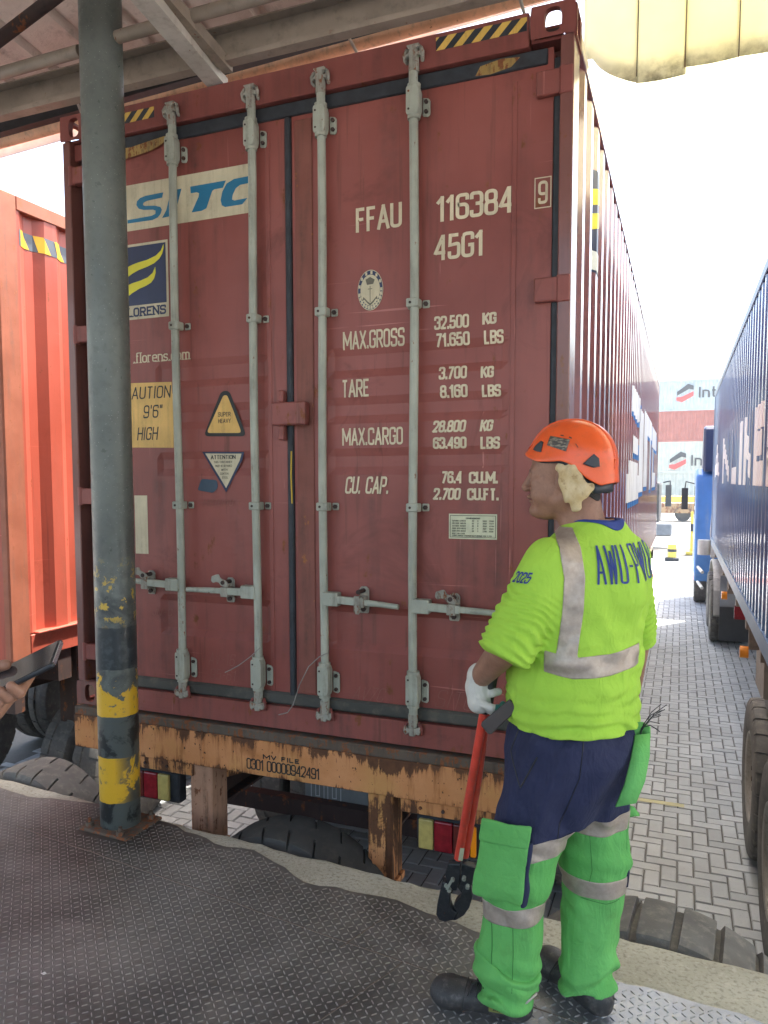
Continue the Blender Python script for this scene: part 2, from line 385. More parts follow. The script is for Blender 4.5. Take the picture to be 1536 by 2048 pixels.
# ------------------------------------------------------------------ the maroon container
CW, CH, CL = 2.438, 2.896, 12.192
YD = .030                                     # door skin
TR = [(1.605, 1.665, .011), (1.41, 1.455, .011), (1.19, 1.235, .010), (.42, .55, .018)]
def prof(u, v):
    """recess of the pressed door skin at height v"""
    inl, inr = (.50, 1.12), (1.41, 2.20)
    side = inl if u < 1.23 else inr
    e = min(u-side[0], side[1]-u)
    if e < 0: return 0
    k = min(1, e/.03); s = .035
    for a, b, d in TR:
        if a-s < v < b+s:
            t = min(1, (v-(a-s))/s, ((b+s)-v)/s); return d*max(0, t)*k
    return 0
cont = thing('shipping_container', 'maroon shipping container with closed rear doors and cream lettering, on the orange chassis', 'container', (CW/2, CL/2, ZC))
Z = lambda v: ZC+v
DP = lambda u, v, e=0.: (u, YD+prof(u, v)-.0020-e, ZC+v)      # paint lying on the door skin

# frame
def casting(x0, x1, y0, y1, z0, z1, right, top):
    """corner casting: box with an oval hole in the rear face"""
    m = MB(); n = 20; cx, cz = (x0+x1)/2, (z0+z1)/2; w, h = (x1-x0)/2, (z1-z0)/2; rw, rh = .032, .045
    outer = []; inner = []
    for k in range(n):
        q = 2*PI*k/n; c, s = math.cos(q), math.sin(q); t = min(w/abs(c) if abs(c) > 1e-6 else 9, h/abs(s) if abs(s) > 1e-6 else 9)
        outer.append((cx+c*t, cz+s*t)); inner.append((cx+math.copysign(abs(c)**.7, c)*rw, cz+math.copysign(abs(s)**.7, s)*rh))
    th = .03
    V = [(x, y0, z) for x, z in outer]+[(x, y0, z) for x, z in inner]+[(x, y0+th, z) for x, z in inner]
    F = [(k, (k+1) % n, n+(k+1) % n, n+k) for k in range(n)]+[(n+k, n+(k+1) % n, 2*n+(k+1) % n, 2*n+k) for k in range(n)]
    m.add(V, F)
    t = .012
    zo, zi = (z1, z0) if top else (z0, z1)                    # outer plate has the large oval opening
    for a, b in ((x0, x0+.03), (x1-.03, x1)): m.box(a, b, y0+th, y1, min(zo, zo-t if top else zo+t), max(zo, zo-t if top else zo+t))
    m.box(x0+.03, x1-.03, y1-.03, y1, min(zo, zo-t if top else zo+t), max(zo, zo-t if top else zo+t)); m.box(x0, x1, y0+th, y1, min(zi, zi+t if top else zi-t), max(zi, zi+t if top else zi-t))
    if not (right or not top): m.box(x0, x0+t, y0+th, y0+.06, z0+t, z1-t); m.box(x0, x0+t, y1-.05, y1, z0+t, z1-t)
    else:
        m.box(x0, x0+t, y0+th, y0+.05, z0+t, z1-t) if not right else m.box(x0, x0+t, y0+th, y1, z0+t, z1-t)
    if right: m.box(x1-t, x1, y0+th, y0+.05, z0+t, z1-t); m.box(x1-t, x1, y1-.05, y1, z0+t, z1-t)
    else: m.box(x1-t, x1, y0+th, y1, z0+t, z1-t)
    return m
for nm, x0, top, mat in (('L', 0, 1, 'hdr'), ('R', CW-.162, 1, 'hdr'), ('L', 0, 0, 'postl'), ('R', CW-.162, 0, 'postl')):
    z0 = Z(CH-.118)+.004 if top else Z(0)-.004
    casting(x0-(.006 if nm == 'L' else 0), x0+.162+(.006 if nm == 'R' else 0), -.006, .172, z0, z0+.118, nm == 'R', top).build('corner_casting', M[mat], cont)
fr = MB()
# J-shaped corner posts
fr.box(0, .045, 0, .16, Z(.114), Z(CH-.114)); fr.box(.045, .15, .105, .16, Z(.114), Z(CH-.114))
fr.box(CW-.05, CW, 0, .16, Z(.114), Z(CH-.114)); fr.box(CW-.15, CW-.05, .105, .16, Z(.114), Z(CH-.114))
split(fr.build('corner_post', M['postl'], cont, bevel=.004))
h = MB(); h.box(.162, CW-.168, 0, .10, Z(2.765), Z(CH-.006)); h.box(.045, .162, .03, .10, Z(2.70), Z(2.775))
h.build('door_header', M['hdr'], cont, bevel=.004)
s_ = MB(); s_.box(.168, CW-.168, 0, .12, Z(.0), Z(.105)); s_.box(.30, .62, -.002, 0, Z(.02), Z(.075))
s_.build('door_sill', M['redsill'], cont, bevel=.004)
# side walls: trapezoid corrugation, roof, floor, front end
def corr(x_out, depth, y0, y1, pitch=.278):
    P = [(x_out, y0)]; y = y0+.02
    while y+pitch < y1:
        P += [(x_out, y), (x_out-depth, y+.068), (x_out-depth, y+.139), (x_out, y+.207)]; y += pitch
    P += [(x_out, y1)]; return P
def wall(P, z0, z1):
    m = MB(); n = len(P); V = [(x, y, z0) for x, y in P]+[(x, y, z1) for x, y in P]
    m.add(V, [(i, i+1, n+i+1, n+i) for i in range(n-1)]); return m
wall(corr(CW-.006, .036, .16, CL-.16), Z(.10), Z(CH-.07)).build('side_panel', M['redside'], cont, recalc=False)
wall(corr(.006, -.036, .16, CL-.16), Z(.10), Z(CH-.07)).build('side_panel', M['redside'], cont, recalc=False)
m = MB()
for x0, x1 in ((0, .06), (CW-.06, CW)):
    m.box(x0, x1, .172, CL-.17, Z(CH-.07), Z(CH-.006)); m.box(x0, x1, .172, CL-.17, Z(.0)+.012, Z(.10)); m.box(x0, x1+0, CL-.16, CL, Z(0), Z(CH-.004))
m.box(.06, CW-.06, CL-.05, CL-.02, Z(.02), Z(CH-.02))
split(m.build('side_rail', M['redside'], cont, bevel=.004))
m = MB(); m.box(.06, CW-.06, .10, CL-.05, Z(CH-.05), Z(CH-.03)); m.box(.06, CW-.06, .12, CL-.05, Z(.03), Z(.10)); split(m.build('roof', M['chassis'], cont))

# doors
def door(name, u0, u1, panels):
    us = sorted({u0, u1, *[q for a, b in panels for q in (a-.001, a, a+.03, b-.03, b, b+.001)]})
    us = sorted(set(us) | set(np.linspace(u0, u1, 36).round(3)))
    vs = sorted({.11, 2.76, *[q for a, b, d in TR for q in (a-.035, a, b, b+.035)]} | set(np.linspace(.11, 2.76, 90).round(3)))
    V = []; F = []
    for v in vs:
        for u in us:
            wv = .0018*math.sin(u*9+v*5)*math.sin(v*7.3)+.001*math.sin(u*23+v*17)
            V.append((u, YD+prof(u, v)+(abs(wv)*1.2+.0002 if .5 < u < 1.11 or 1.42 < u < 2.19 else 0), ZC+v))
    nu = len(us)
    for j in range(len(vs)-1):
        for i in range(nu-1): F.append((j*nu+i, j*nu+i+1, (j+1)*nu+i+1, (j+1)*nu+i))
    m = MB(); m.add(V, F); m.box(u0, u1, YD+.05, YD+.06, Z(.11), Z(2.76))
    return m.build(name, M['red'], cont, recalc=False)
DL = door('left_door_leaf', .165, 1.212, [(.50, 1.12)]); DR = door('right_door_leaf', 1.245, 2.360, [(1.41, 2.20)])
DL.name = 'door'; DR.name = 'door'
for D, pans in ((DL, ((1.115, 1.135),)), (DR, ((1.385, 1.40), (2.205, 2.225)))):
    m = MB()
    for a, b in pans: m.box(a, b, YD-.004, YD+.004, Z(.13), Z(2.66))           # lap seams of the door frame
    split(m.build('door_frame_seam', M['red'], D, bevel=.002))
gk = MB(); gk.box(.165, CW-.10, YD-.012, YD+.03, Z(2.700), Z(2.757))
gk.box(CW-.076, CW-.048, YD-.004, YD+.05, Z(.12), Z(2.72)); gk.box(.046, .15, YD+.045, YD+.06, Z(.12), Z(2.72))
split(gk.build('door_gasket', M['gasket'], cont, bevel=.004))
gk = MB(); gk.box(1.214, 1.243, YD-.014, YD+.03, Z(.125), Z(2.70)); gk.build('door_gasket', M['gasket'], cont, bevel=.006)
gk = MB(); gk.box(.165, CW-.10, YD-.016, YD+.03, Z(.108), Z(.165)); gk.build('door_gasket', M['gasketdirty'], cont, bevel=.01)
# raised orange stile beside the middle gasket and the door-locking box
m = MB(); m.box(1.26, 1.345, YD-.006, YD, Z(.17), Z(2.68)); m.build('door_stile', paint('stile_red', (.21, .065, .045), (.05, .03, .02), .6, .12, (.3, .12, .03), rough=.6, sc=3), DR, bevel=.003)
m = MB(); m.box(1.160, 1.325, -.028, YD-.008, Z(1.375), Z(1.475)); m.box(1.185, 1.212, -.015, YD-.006, Z(1.475), Z(1.53)); m.box(1.185, 1.212, -.015, YD-.006, Z(1.31), Z(1.375))
m.build('lock_box', M['redsill'], cont, bevel=.006)
m = MB(); m.tube([(1.238, YD-.018, Z(1.262)), (1.236, YD-.019, Z(1.15)), (1.239, YD-.018, Z(1.03))], .0035, 6); m.build('yellow_cord', plain('cord', (.55, .36, .03)), cont)
# hinges
for v in (2.62, 1.857, 1.057, .266):
    for side in (0, 1):
        m = MB()
        if side: m.box(2.30, 2.39, -.004, YD-.004, Z(v-.045), Z(v+.045)); m.cyl((2.40, .008, Z(v-.05)), (2.40, .008, Z(v+.05)), .016); m.box(2.388, 2.436, -.008, 0, Z(v-.05), Z(v+.05))
        else: m.box(.05, .17, .0, YD+.02, Z(v-.04), Z(v+.04)); m.cyl((.045, .01, Z(v-.045)), (.045, .01, Z(v+.045)), .016)
        m.build('hinge', M['redsill'], DR if side else DL, bevel=.004)

# locking bars
BU = [.653, 1.068, 1.405, 1.817]; BT = [2.817, 2.814, 2.817, 2.824]; YB = -.012
def bar_piece(m, u, v0, v1, plate=True):
    """bearing bracket: housing round the bar with a bolted flange on the right"""
    m.prism([(-.026, v0+.01), (-.022, v0), (.022, v0), (.028, v0+.02), (.028, v1-.02), (.022, v1), (-.022, v1), (-.026, v1-.01)], (u, YB-.027, ZC), (1, 0, 0), (0, 0, 1), (0, 1, 0), .05)
    m.prism([(.026, v0+.008), (.050, v0+.003), (.058, v0+.012), (.058, v1-.045), (.050, v1-.036), (.026, v1-.03)], (u, YD-.012, ZC), (1, 0, 0), (0, 0, 1), (0, 1, 0), .01)
    m.prism([(-.036, v0+.004), (-.026, v0+.004), (-.026, v1-.03), (-.036, v1-.035)], (u, YD-.016, ZC), (1, 0, 0), (0, 0, 1), (0, 1, 0), .012)
for i, u in enumerate(BU):
    m = MB(); ub = u+[.003, -.003, .004, .002][i]
    z0 = [.155, .14, .13, .115][i]
    m.tube([(u+.004*math.sin(k*.9+i), YB, Z(z0+(2.76-z0)*k/8)) for k in range(9)], .0185, 14)
    bar = m.build('locking_bar', M['galv'], cont)
    for a, b in ((2.585, 2.695), (.185, .318)):
        m = MB(); bar_piece(m, u, a, b); m.tube([(u, YB, Z(b-.004)), (u, YB, Z(b+.012))], .027, 14); m.tube([(u, YB, Z(a-.012)), (u, YB, Z(a+.004))], .026, 14)
        m.build('bearing_bracket', M['galv'], bar, bevel=.003)
        m = MB()
        for dz in (.022, (b-a)-.05): m.cyl((u+.043, YD-.012, Z(a+dz)), (u+.043, YD-.021, Z(a+dz)), .0085, 6)
        for dz in (.02, (b-a)-.022): m.cyl((u-.014, YB-.026, Z(a+dz)), (u-.014, YB-.0285, Z(a+dz)), .0045, 8)
        split(m.build('bolt', M['chassis'], bar))
    # cam ends with keepers
    for v, sg in ((BT[i]-.005, 1), (z0-.035, -1)):
        m = MB(); m.tube([(u, YB, Z(v-.065*sg)), (u, YB, Z(v-.015*sg)), (u, YB, Z(v+.02*sg))], .02, 12, rs=[.0215, .021, .016])
        m.prism([(-.034, -.018), (-.02, -.006), (-.012, -.022), (.012, -.022), (.02, -.008), (.036, -.014), (.034, .006), (.018, .002), (.014, .02), (.030, .026), (.026, .036), (-.028, .034), (-.014, .018), (-.018, .004), (-.034, -.002)] if sg > 0 else
                [(-.034, .018), (-.02, .008), (.02, .01), (.036, .016), (.038, -.004), (.030, -.02), (.016, -.014), (.012, -.026), (-.012, -.026), (-.014, -.012), (-.030, -.024), (-.038, -.006)],
                (u, YB-.02, Z(v)), (1, 0, 0), (0, 0, 1), (0, 1, 0), .026)
        m.build('cam_end', M['galvd'], bar, bevel=.003)
        m = MB()
        for sx in (-1, 1):
            m.tube([(u+sx*.032, .0, Z(v-.02)), (u+sx*.036, -.014, Z(v-.016)), (u+sx*.038, -.02, Z(v+.004)), (u+sx*.030, -.014, Z(v+.022)), (u+sx*.022, .0, Z(v+.024))], .008, 8)
        split(m.build('cam_keeper', M['galvd'] if sg > 0 else M['redsill'], bar))
    for v in (1.85, 1.018):
        m = MB(); m.box(u-.026, u+.026, YB-.023, YB+.03, Z(v-.018), Z(v+.018)); m.box(u+.026, u+.058, YD-.010, YD-.002, Z(v-.016), Z(v+.016)); m.box(u-.038, u-.026, YD-.010, YD-.002, Z(v-.016), Z(v+.016))
        m.build('guide_clamp', M['galv'], bar, bevel=.004)
        m = MB(); m.cyl((u+.043, YD-.010, Z(v)), (u+.043, YD-.019, Z(v)), .010, 6); m.cyl((u-.008, YB-.023, Z(v)), (u-.008, YB-.026, Z(v)), .0055, 8); split(m.build('bolt', M['chassis'], bar))
# handles: (bar index, direction, hub z, tip u, tip z, catch u)
for bi, sg, hz, tipu, tipz, ku in ((0, -1, .640, .27, .652, .455), (1, -1, .625, .695, .621, .905), (2, 1, .616, 1.755, .600, 1.58), (3, 1, .608, 2.24, .596, 1.985)):
    u = BU[bi]; bar = [o for o in cont.children if o.name.startswith('locking_bar')][bi]
    m = MB(); m.box(min(u, u+sg*.075), max(u, u+sg*.075), YB-.026, YB+.022, Z(hz-.030), Z(hz+.030))
    m.build('handle_hub', M['galv'], bar, bevel=.006, seg=2)
    m = MB(); a = u+sg*.07; L = tipu-a; yy = YB-.014
    m.beam((a, yy, Z(hz)), (a+L*.38, yy, Z(hz+(tipz-hz)*.35)), .02, .034)
    m.beam((a+L*.34, yy+.002, Z(hz+(tipz-hz)*.3)), (a+L*.62, yy+.008, Z(hz+(tipz-hz)*.62)), .014, .026)
    m.tube([(a+L*.5, yy+.006, Z(hz+(tipz-hz)*.5)), (a+L*.62, yy+.008, Z(hz+(tipz-hz)*.6)), (tipu, yy+.002, Z(tipz))], .012, 10, rs=[.010, .0135, .0115])
    m.build('handle', M['galv'], bar, bevel=.003)
    m = MB(); m.prism([(-.020, -.055), (.020, -.055), (.024, -.04), (.024, .05), (.012, .062), (-.012, .062), (-.022, .05), (-.022, -.045)], (ku, YD-.010, Z(hz-.005)), (1, 0, 0), (0, 0, 1), (0, 1, 0), .008)
    if bi != 2: m.prism([(-.012, .03), (.02, .022), (.026, .038), (.012, .054), (-.018, .066), (-.026, .082), (-.040, .080), (-.062, .072), (-.066, .052), (-.055, .040), (-.040, .046), (-.024, .044)], (ku, YB-.03, Z(hz-.005)), (1, 0, 0), (0, 0, 1), (0, 1, 0), .012)
    else: m.box(ku-.022, ku+.008, YB-.032, YB-.02, Z(hz-.05), Z(hz+.022)); m.box(ku-.012, ku+.006, YB-.04, YB-.03, Z(hz-.055), Z(hz-.015))
    m.box(ku-.018, ku+.020, YB-.026, YD-.008, Z(hz-.028), Z(hz+.018))
    m.build('handle_catch', M['galvd'], cont, bevel=.003)
    m = MB(); m.cyl((ku, YD-.01, Z(hz-.042)), (ku, YD-.02, Z(hz-.042)), .011, 6); m.cyl((ku, YD-.01, Z(hz+.04)), (ku, YB-.034, Z(hz+.04)), .010, 8); split(m.build('bolt', M['chassis'], cont))

# lettering on the doors
def letters(items, mat, parent, name, fn=DP):
    m = MB()
    for it in items: put_text(m, text_quads(*it[:6], **(it[6] if len(it) > 6 else {})), fn)
    return m.build(name, mat, parent, recalc=False)
def T(s, u0, u1, v0, v1, th=.0105, wr=.36, **k): return (s, u0, v0, v1-v0, (v1-v0)*wr, th, dict(total=u1-u0, **k))
letters([T('FFAU', 1.546, 1.752, 2.174, 2.274, .0135, gap=.016), T('116384', 1.900, 2.212, 2.172, 2.272, .0135), T('45G1', 1.890, 2.096, 2.02, 2.12, .0135),
         T('MAX.GROSS', 1.484, 1.764, 1.690, 1.766, .0095), T('32.500', 1.892, 2.038, 1.744, 1.798, .009), T('KG', 2.092, 2.150, 1.750, 1.796, .009),
         T('71.650', 1.897, 2.041, 1.675, 1.729, .009), T('LBS', 2.099, 2.178, 1.673, 1.726, .009),
         T('TARE', 1.477, 1.606, 1.488, 1.563, .0098), T('3.700', 1.912, 2.031, 1.542, 1.594, .009), T('KG', 2.087, 2.141, 1.540, 1.586, .009),
         T('8.160', 1.917, 2.034, 1.467, 1.519, .009), T('LBS', 2.092, 2.170, 1.464, 1.512, .009),
         T('MAX.CARGO', 1.478, 1.757, 1.282, 1.356, .0095), T('28.800', 1.884, 2.024, 1.327, 1.376, .009, slant=.16), T('KG', 2.084, 2.136, 1.327, 1.373, .009, slant=.16),
         T('63.490', 1.888, 2.031, 1.260, 1.308, .009), T('LBS', 2.088, 2.168, 1.256, 1.305, .009),
         T('CU. CAP.', 1.488, 1.690, 1.074, 1.148, .010, slant=.14), T('76.4', 1.924, 2.014, 1.118, 1.168, .009), T('CU.M.', 2.041, 2.162, 1.117, 1.165, .009),
         T('2.700', 1.888, 2.005, 1.050, 1.099, .009, slant=.12), T('CU.FT.', 2.034, 2.166, 1.049, 1.098, .009)], M['cream'], DR, 'lettering')
q9 = [T('9', 2.307, 2.344, 2.188, 2.274, .011, wr=.35)]
m = MB()
for a in q9: put_text(m, text_quads(*a[:6], **a[6]), DP)
for (a, b, c, d) in ((2.293, 2.357, 2.284, 2.288), (2.293, 2.357, 2.172, 2.176), (2.293, 2.2965, 2.176, 2.284), (2.3535, 2.357, 2.176, 2.284)):
    m.add([DP(a, c), DP(b, c), DP(b, d), DP(a, d)], [(0, 1, 2, 3)])
m.build('check_digit', M['cream'], DR, recalc=False)
def flat(name, polys, mat, parent, lift, th=.0006, fn=None):
    """polygon label on the door face (v constant surface)"""
    m = MB()
    for P in polys: m.add([(u, YD-.0012-lift, ZC+v) for u, v in P], [tuple(range(len(P)))])
    return m.build(name, mat, parent, recalc=False)
def rect(a, b, c, d): return [(a, c), (b, c), (b, d), (a, d)]
flat('logo_panel', [rect(.345, 1.035, 2.325, 2.538)], M['creampanel'], DL, 0)
# slanted logo letters S I T C
def lg(pts): return pts
S_ = [[(.360, 2.362), (.360, 2.378), (.50, 2.380), (.522, 2.386), (.524, 2.400), (.510, 2.407), (.455, 2.413), (.428, 2.422), (.414, 2.440), (.418, 2.458), (.436, 2.470), (.468, 2.476), (.570, 2.478), (.563, 2.455), (.475, 2.452), (.456, 2.446), (.452, 2.436), (.464, 2.430), (.520, 2.424), (.552, 2.414), (.560, 2.400), (.552, 2.382), (.536, 2.368), (.505, 2.360)],
      [(.560, 2.362), (.60, 2.364), (.634, 2.376), (.672, 2.480), (.618, 2.480), (.600, 2.44), (.585, 2.395)],
      [(.720, 2.482), (.722, 2.452), (.755, 2.452), (.768, 2.446), (.764, 2.430), (.725, 2.366), (.780, 2.366), (.806, 2.374), (.838, 2.446), (.850, 2.452), (.895, 2.452), (.912, 2.482)],
      [(1.060, 2.484), (.955, 2.482), (.915, 2.468), (.892, 2.436), (.882, 2.400), (.888, 2.376), (.905, 2.366), (.995, 2.366), (1.022, 2.390), (.955, 2.388), (.942, 2.394), (.946, 2.414), (.962, 2.440), (.985, 2.452), (1.060, 2.454)]]
flat('logo_letters', S_, M['teal'], DL, .001)
flat('leasing_label', [rect(.30, .588, 1.908, 2.262)], M['creampanel'], DL, 0)
flat('leasing_label_field', [rect(.308, .576, 1.974, 2.250)], M['navy'], DL, .001)
flat('leasing_label_emblem', [[(.32, 2.14), (.345, 2.155), (.38, 2.166), (.42, 2.174), (.47, 2.180), (.52, 2.194), (.55, 2.214), (.566, 2.243), (.566, 2.225), (.558, 2.200), (.54, 2.178), (.51, 2.160), (.47, 2.148), (.42, 2.138), (.38, 2.124), (.35, 2.108), (.32, 2.085)],
      [(.32, 2.060), (.345, 2.070), (.38, 2.080), (.43, 2.088), (.47, 2.098), (.50, 2.116), (.516, 2.144), (.518, 2.115), (.508, 2.090), (.49, 2.072), (.46, 2.060), (.42, 2.050), (.38, 2.034), (.35, 2.018), (.32, 1.995)]], M['yellowlogo'], DL, .002)
letters([('FLORENS', .312, 1.920, .044, .026, .0085, dict(total=.26, serif=.006, gap=.012))], M['navy'], DL, 'leasing_label_name', lambda u, v, e=0: (u, YD-.0026-e, ZC+v))
letters([('.florens.com', .375, 1.700, .05, .021, .0058, dict(total=.325, serif=.004, gap=.008))], M['cream'], DL, 'web_address', DP)
flat('height_label', [[(.35, 1.296), (.598, 1.290), (.600, 1.40), (.622, 1.44), (.620, 1.47), (.596, 1.55), (.594, 1.601), (.35, 1.607)]], M['amberlabel'], DL, 0)
letters([('CAUTION', .315, 1.528, .058, .028, .006, dict(total=.27, slant=.12)), ("9'6\"", .425, 1.435, .062, .03, .007, dict(total=.11, slant=.1)), ('HIGH', .385, 1.330, .062, .03, .007, dict(total=.12, slant=.15))], M['black'], DL, 'height_label_text', lambda u, v, e=0: (u, YD-.0020-e, ZC+v))
for o_ in [o for o in DL.children if o.name.startswith('height_label_text')]: split(o_)
def rounded(P, r=.018, n=5):
    return _round([(x, y, 1) for x, y in P], True, 1, r)
flat('weight_label_border', [rounded([(.767, 1.340), (1.0, 1.334), (.938, 1.48), (.912, 1.545), (.868, 1.545)], .03)], M['black'], DL, 0)
flat('weight_label', [rounded([(.785, 1.355), (.975, 1.350), (.925, 1.47), (.90, 1.525), (.880, 1.525)], .02)], M['amberlabel'], DL, .001)
letters([('SUPER', .850, 1.428, .020, .011, .003, dict(total=.068)), ('HEAVY', .850, 1.398, .020, .011, .003, dict(total=.068))], M['black'], DL, 'weight_label_text', lambda u, v, e=0: (u, YD-.0028-e*.5, ZC+v))
flat('steel_label_border', [[(.758, 1.268), (.986, 1.264), (.975, 1.225), (.886, 1.078)]], M['navy'], DL, 0)
flat('steel_label', [[(.776, 1.260), (.972, 1.256), (.962, 1.225), (.887, 1.098)]], M['creampanel'], DL, .001)
letters([('ATTENTION', .806, 1.232, .019, .0075, .003, dict(total=.135))]+[(s, u, v, .010, .005, .0014, dict(total=w)) for s, u, v, w in (('THIS CONTAINER', .822, 1.214, .10), ('MUST BE REPAIRED', .830, 1.196, .09), ('WITH', .862, 1.178, .034), ('CORTEN', .856, 1.160, .045), ('STEEL', .866, 1.142, .034))], M['black'], DL, 'steel_label_text', lambda u, v, e=0: (u, YD-.0028-e*.4, ZC+v))
flat('blue_patch', [rounded([(.728, 1.088), (.815, 1.075), (.842, 1.10), (.838, 1.135), (.752, 1.142)], .012)], plain('patch_blue', (.045, .075, .11), .6), DL, 0)
flat('pale_sticker', [rect(.36, .437, .776, 1.062)], M['creampanel'], DL, 0)
flat('data_plate', [rect(1.958, 2.159, .890, .993)], M['plate'], DR, 0)
m = MB()
for a, b, c, d in ((1.963, 2.154, .985, .987), (1.963, 2.154, .896, .898), (1.963, 1.965, .898, .985), (2.152, 2.154, .898, .985)): m.add([(u, YD-.0024, ZC+v) for u, v in rect(a, b, c, d)], [(0, 1, 2, 3)])
letter_rows = [('DIMENSIONS', 2.03, .972, .06)]+[(s, 1.972, .972-.0105*(k+1), .058) for k, s in enumerate(('OUTSIDE LENGTH', 'OUTSIDE WIDTH', 'OUTSIDE HEIGHT', 'DOOR OPEN WIDTH', 'DOOR OPEN HEIGHT'))]+[('BUILT FOR LEASE', 1.972, .909, .055), ('CONTAINER MANUFACTURING CO. LTD', 1.972, .900, .165)]
for s, u, v, w in letter_rows: put_text(m, text_quads(s, u, v, .0062, .003, .0011, total=w), lambda u, v, e=0: (u, YD-.0024-e*.3, ZC+v))
for k in range(5):
    for u, s in ((2.055, '%d' % (40-7*k % 9)), (2.078, '%d' % ((k*3) % 9)), (2.100, '%d' % (2400+k*97)), (2.127, '%d' % (12190-k*713))): put_text(m, text_quads(s, u, .972-.0105*(k+1), .0062, .003, .0011), lambda u, v, e=0: (u, YD-.0024-e*.3, ZC+v))
m.build('data_plate_text', M['black'], DR, recalc=False)
# round emblem: ring with marks and an anchor
ec = (1.611, 1.931); er = (.058, .084)
ell = lambda k, n=40, s=1.: [(ec[0]+math.cos(2*PI*i/n)*er[0]*s, ec[1]+math.sin(2*PI*i/n)*er[1]*s) for i in range(n)]
flat('round_emblem', [ell(0)], M['creampanel'], DR, 0); flat('round_emblem_ring', [ell(0, s=.96)], M['navy'], DR, .001); flat('round_emblem_field', [ell(0, s=.76)], M['creampanel'], DR, .002)
m = MB()
for k in range(26):
    a = 2*PI*k/26; up = math.sin(a) > -.15
    if up and k % 2: continue
    c = (ec[0]+math.cos(a)*er[0]*.86, ec[1]+math.sin(a)*er[1]*.86); s = .0050 if not up else .0046
    m.add([(c[0]+dx*s, YD-.0034, ZC+c[1]+dz*s*1.4) for dx, dz in ((-1, -1), (1, -1), (1, 1), (-1, 1))], [(0, 1, 2, 3)])
m.build('round_emblem_marks', M['creampanel'], DR, recalc=False)
flat('round_emblem_anchor', [rect(1.6095, 1.6125, 1.880, 1.948), rect(1.601, 1.6094, 1.934, 1.937), rect(1.6126, 1.621, 1.934, 1.937), [(1.580, 1.905), (1.577, 1.889), (1.585, 1.893), (1.596, 1.880), (1.609, 1.868), (1.613, 1.868), (1.627, 1.880), (1.637, 1.893), (1.645, 1.889), (1.642, 1.905), (1.632, 1.895), (1.622, 1.884), (1.611, 1.876), (1.600, 1.884), (1.589, 1.896)], [(1.590, 1.975), (1.611, 1.985), (1.632, 1.972), (1.625, 1.955), (1.597, 1.953)]],
     plain('emblem_ink', (.12, .11, .08)), DR, .003)
# hazard tape on the header (slanting stripes)
def hazard(name, u0, u1, v0, v1, y, n, parent, mat_y, mat_b, flip=1, fn=None):
    fn = fn or (lambda u, v, l: (u, y-.0012-l, ZC+v))
    m = MB(); m.add([fn(u, v, 0) for u, v in rect(u0, u1, v0, v1)], [(0, 1, 2, 3)]); o = m.build(name, mat_b, parent, recalc=False)
    m = MB(); p = (u1-u0)/n; sl = (v1-v0)*1.0*flip
    for k in range(-1, n+1):
        a = u0+k*p; P = [(a, v0), (a+p*.5, v0), (a+p*.5+sl, v1), (a+sl, v1)]
        Q = []
        for i in range(4):
            A, B = P[i], P[(i+1) % 4]
            Q.append(A)
        # clip to [u0,u1]
        def clip(Q, f):
            R = []
            for i in range(len(Q)):
                A, B = Q[i], Q[(i+1) % len(Q)]; fa, fb = f(A), f(B)
                if fa >= 0: R.append(A)
                if fa*fb < 0: t = fa/(fa-fb); R.append((A[0]+(B[0]-A[0])*t, A[1]+(B[1]-A[1])*t))
            return R
        Q = clip(clip(Q, lambda c: c[0]-u0), lambda c: u1-c[0])
        if len(Q) > 2: m.add([fn(u_, v_, .001) for u_, v_ in Q], [tuple(range(len(Q)))])
    m.build('yellow_stripe', mat_y, o, recalc=False); return o
hazard('hazard_tape', 1.905, 2.262, 2.822, 2.872, 0, 5, cont, M['hazy'], M['gasket'])
hazard('hazard_tape', .20, .55, 2.808, 2.856, 0, 5, cont, M['hazy'], M['gasket'])
# old yellow tape remains on the door top
flat('worn_tape', [[(.17, 2.66), (.36, 2.655), (.52, 2.672), (.60, 2.70), (.60, 2.725), (.50, 2.716), (.40, 2.705), (.17, 2.715)]], paint('worn_tape', (.33, .21, .06), (.07, .04, .03), 1., .5, sc=6), DL, .012)
flat('worn_tape', [[(2.06, 2.705), (2.12, 2.70), (2.20, 2.712), (2.235, 2.742), (2.16, 2.750), (2.08, 2.738)]], bpy.data.materials['worn_tape'], DR, .012)
# chalk scribbles
def scrib(s, u, v, h, w, sl=.2): return (s, u, v, h, h*.45, .0026, dict(total=w, slant=sl))
letters([scrib('AV-16', .775, .262, .055, .14), scrib('95-61', .78, .19, .05, .14), scrib('AV7C', 1.52, .17, .06, .14, .4), scrib('SITC', 1.90, .175, .075, .16, .3), scrib('JN-C', .455, .475, .035, .10), scrib('22 VL', 1.49, .125, .04, .20, .1), scrib('MISTERYU', .76, 1.015, .03, .16, .3)],
        plain('chalk', (.26, .105, .085), .9), cont, 'chalk_scribble', lambda u, v, e=0: (u, YD+prof(u, v)-.0045-e*.3, ZC+v))
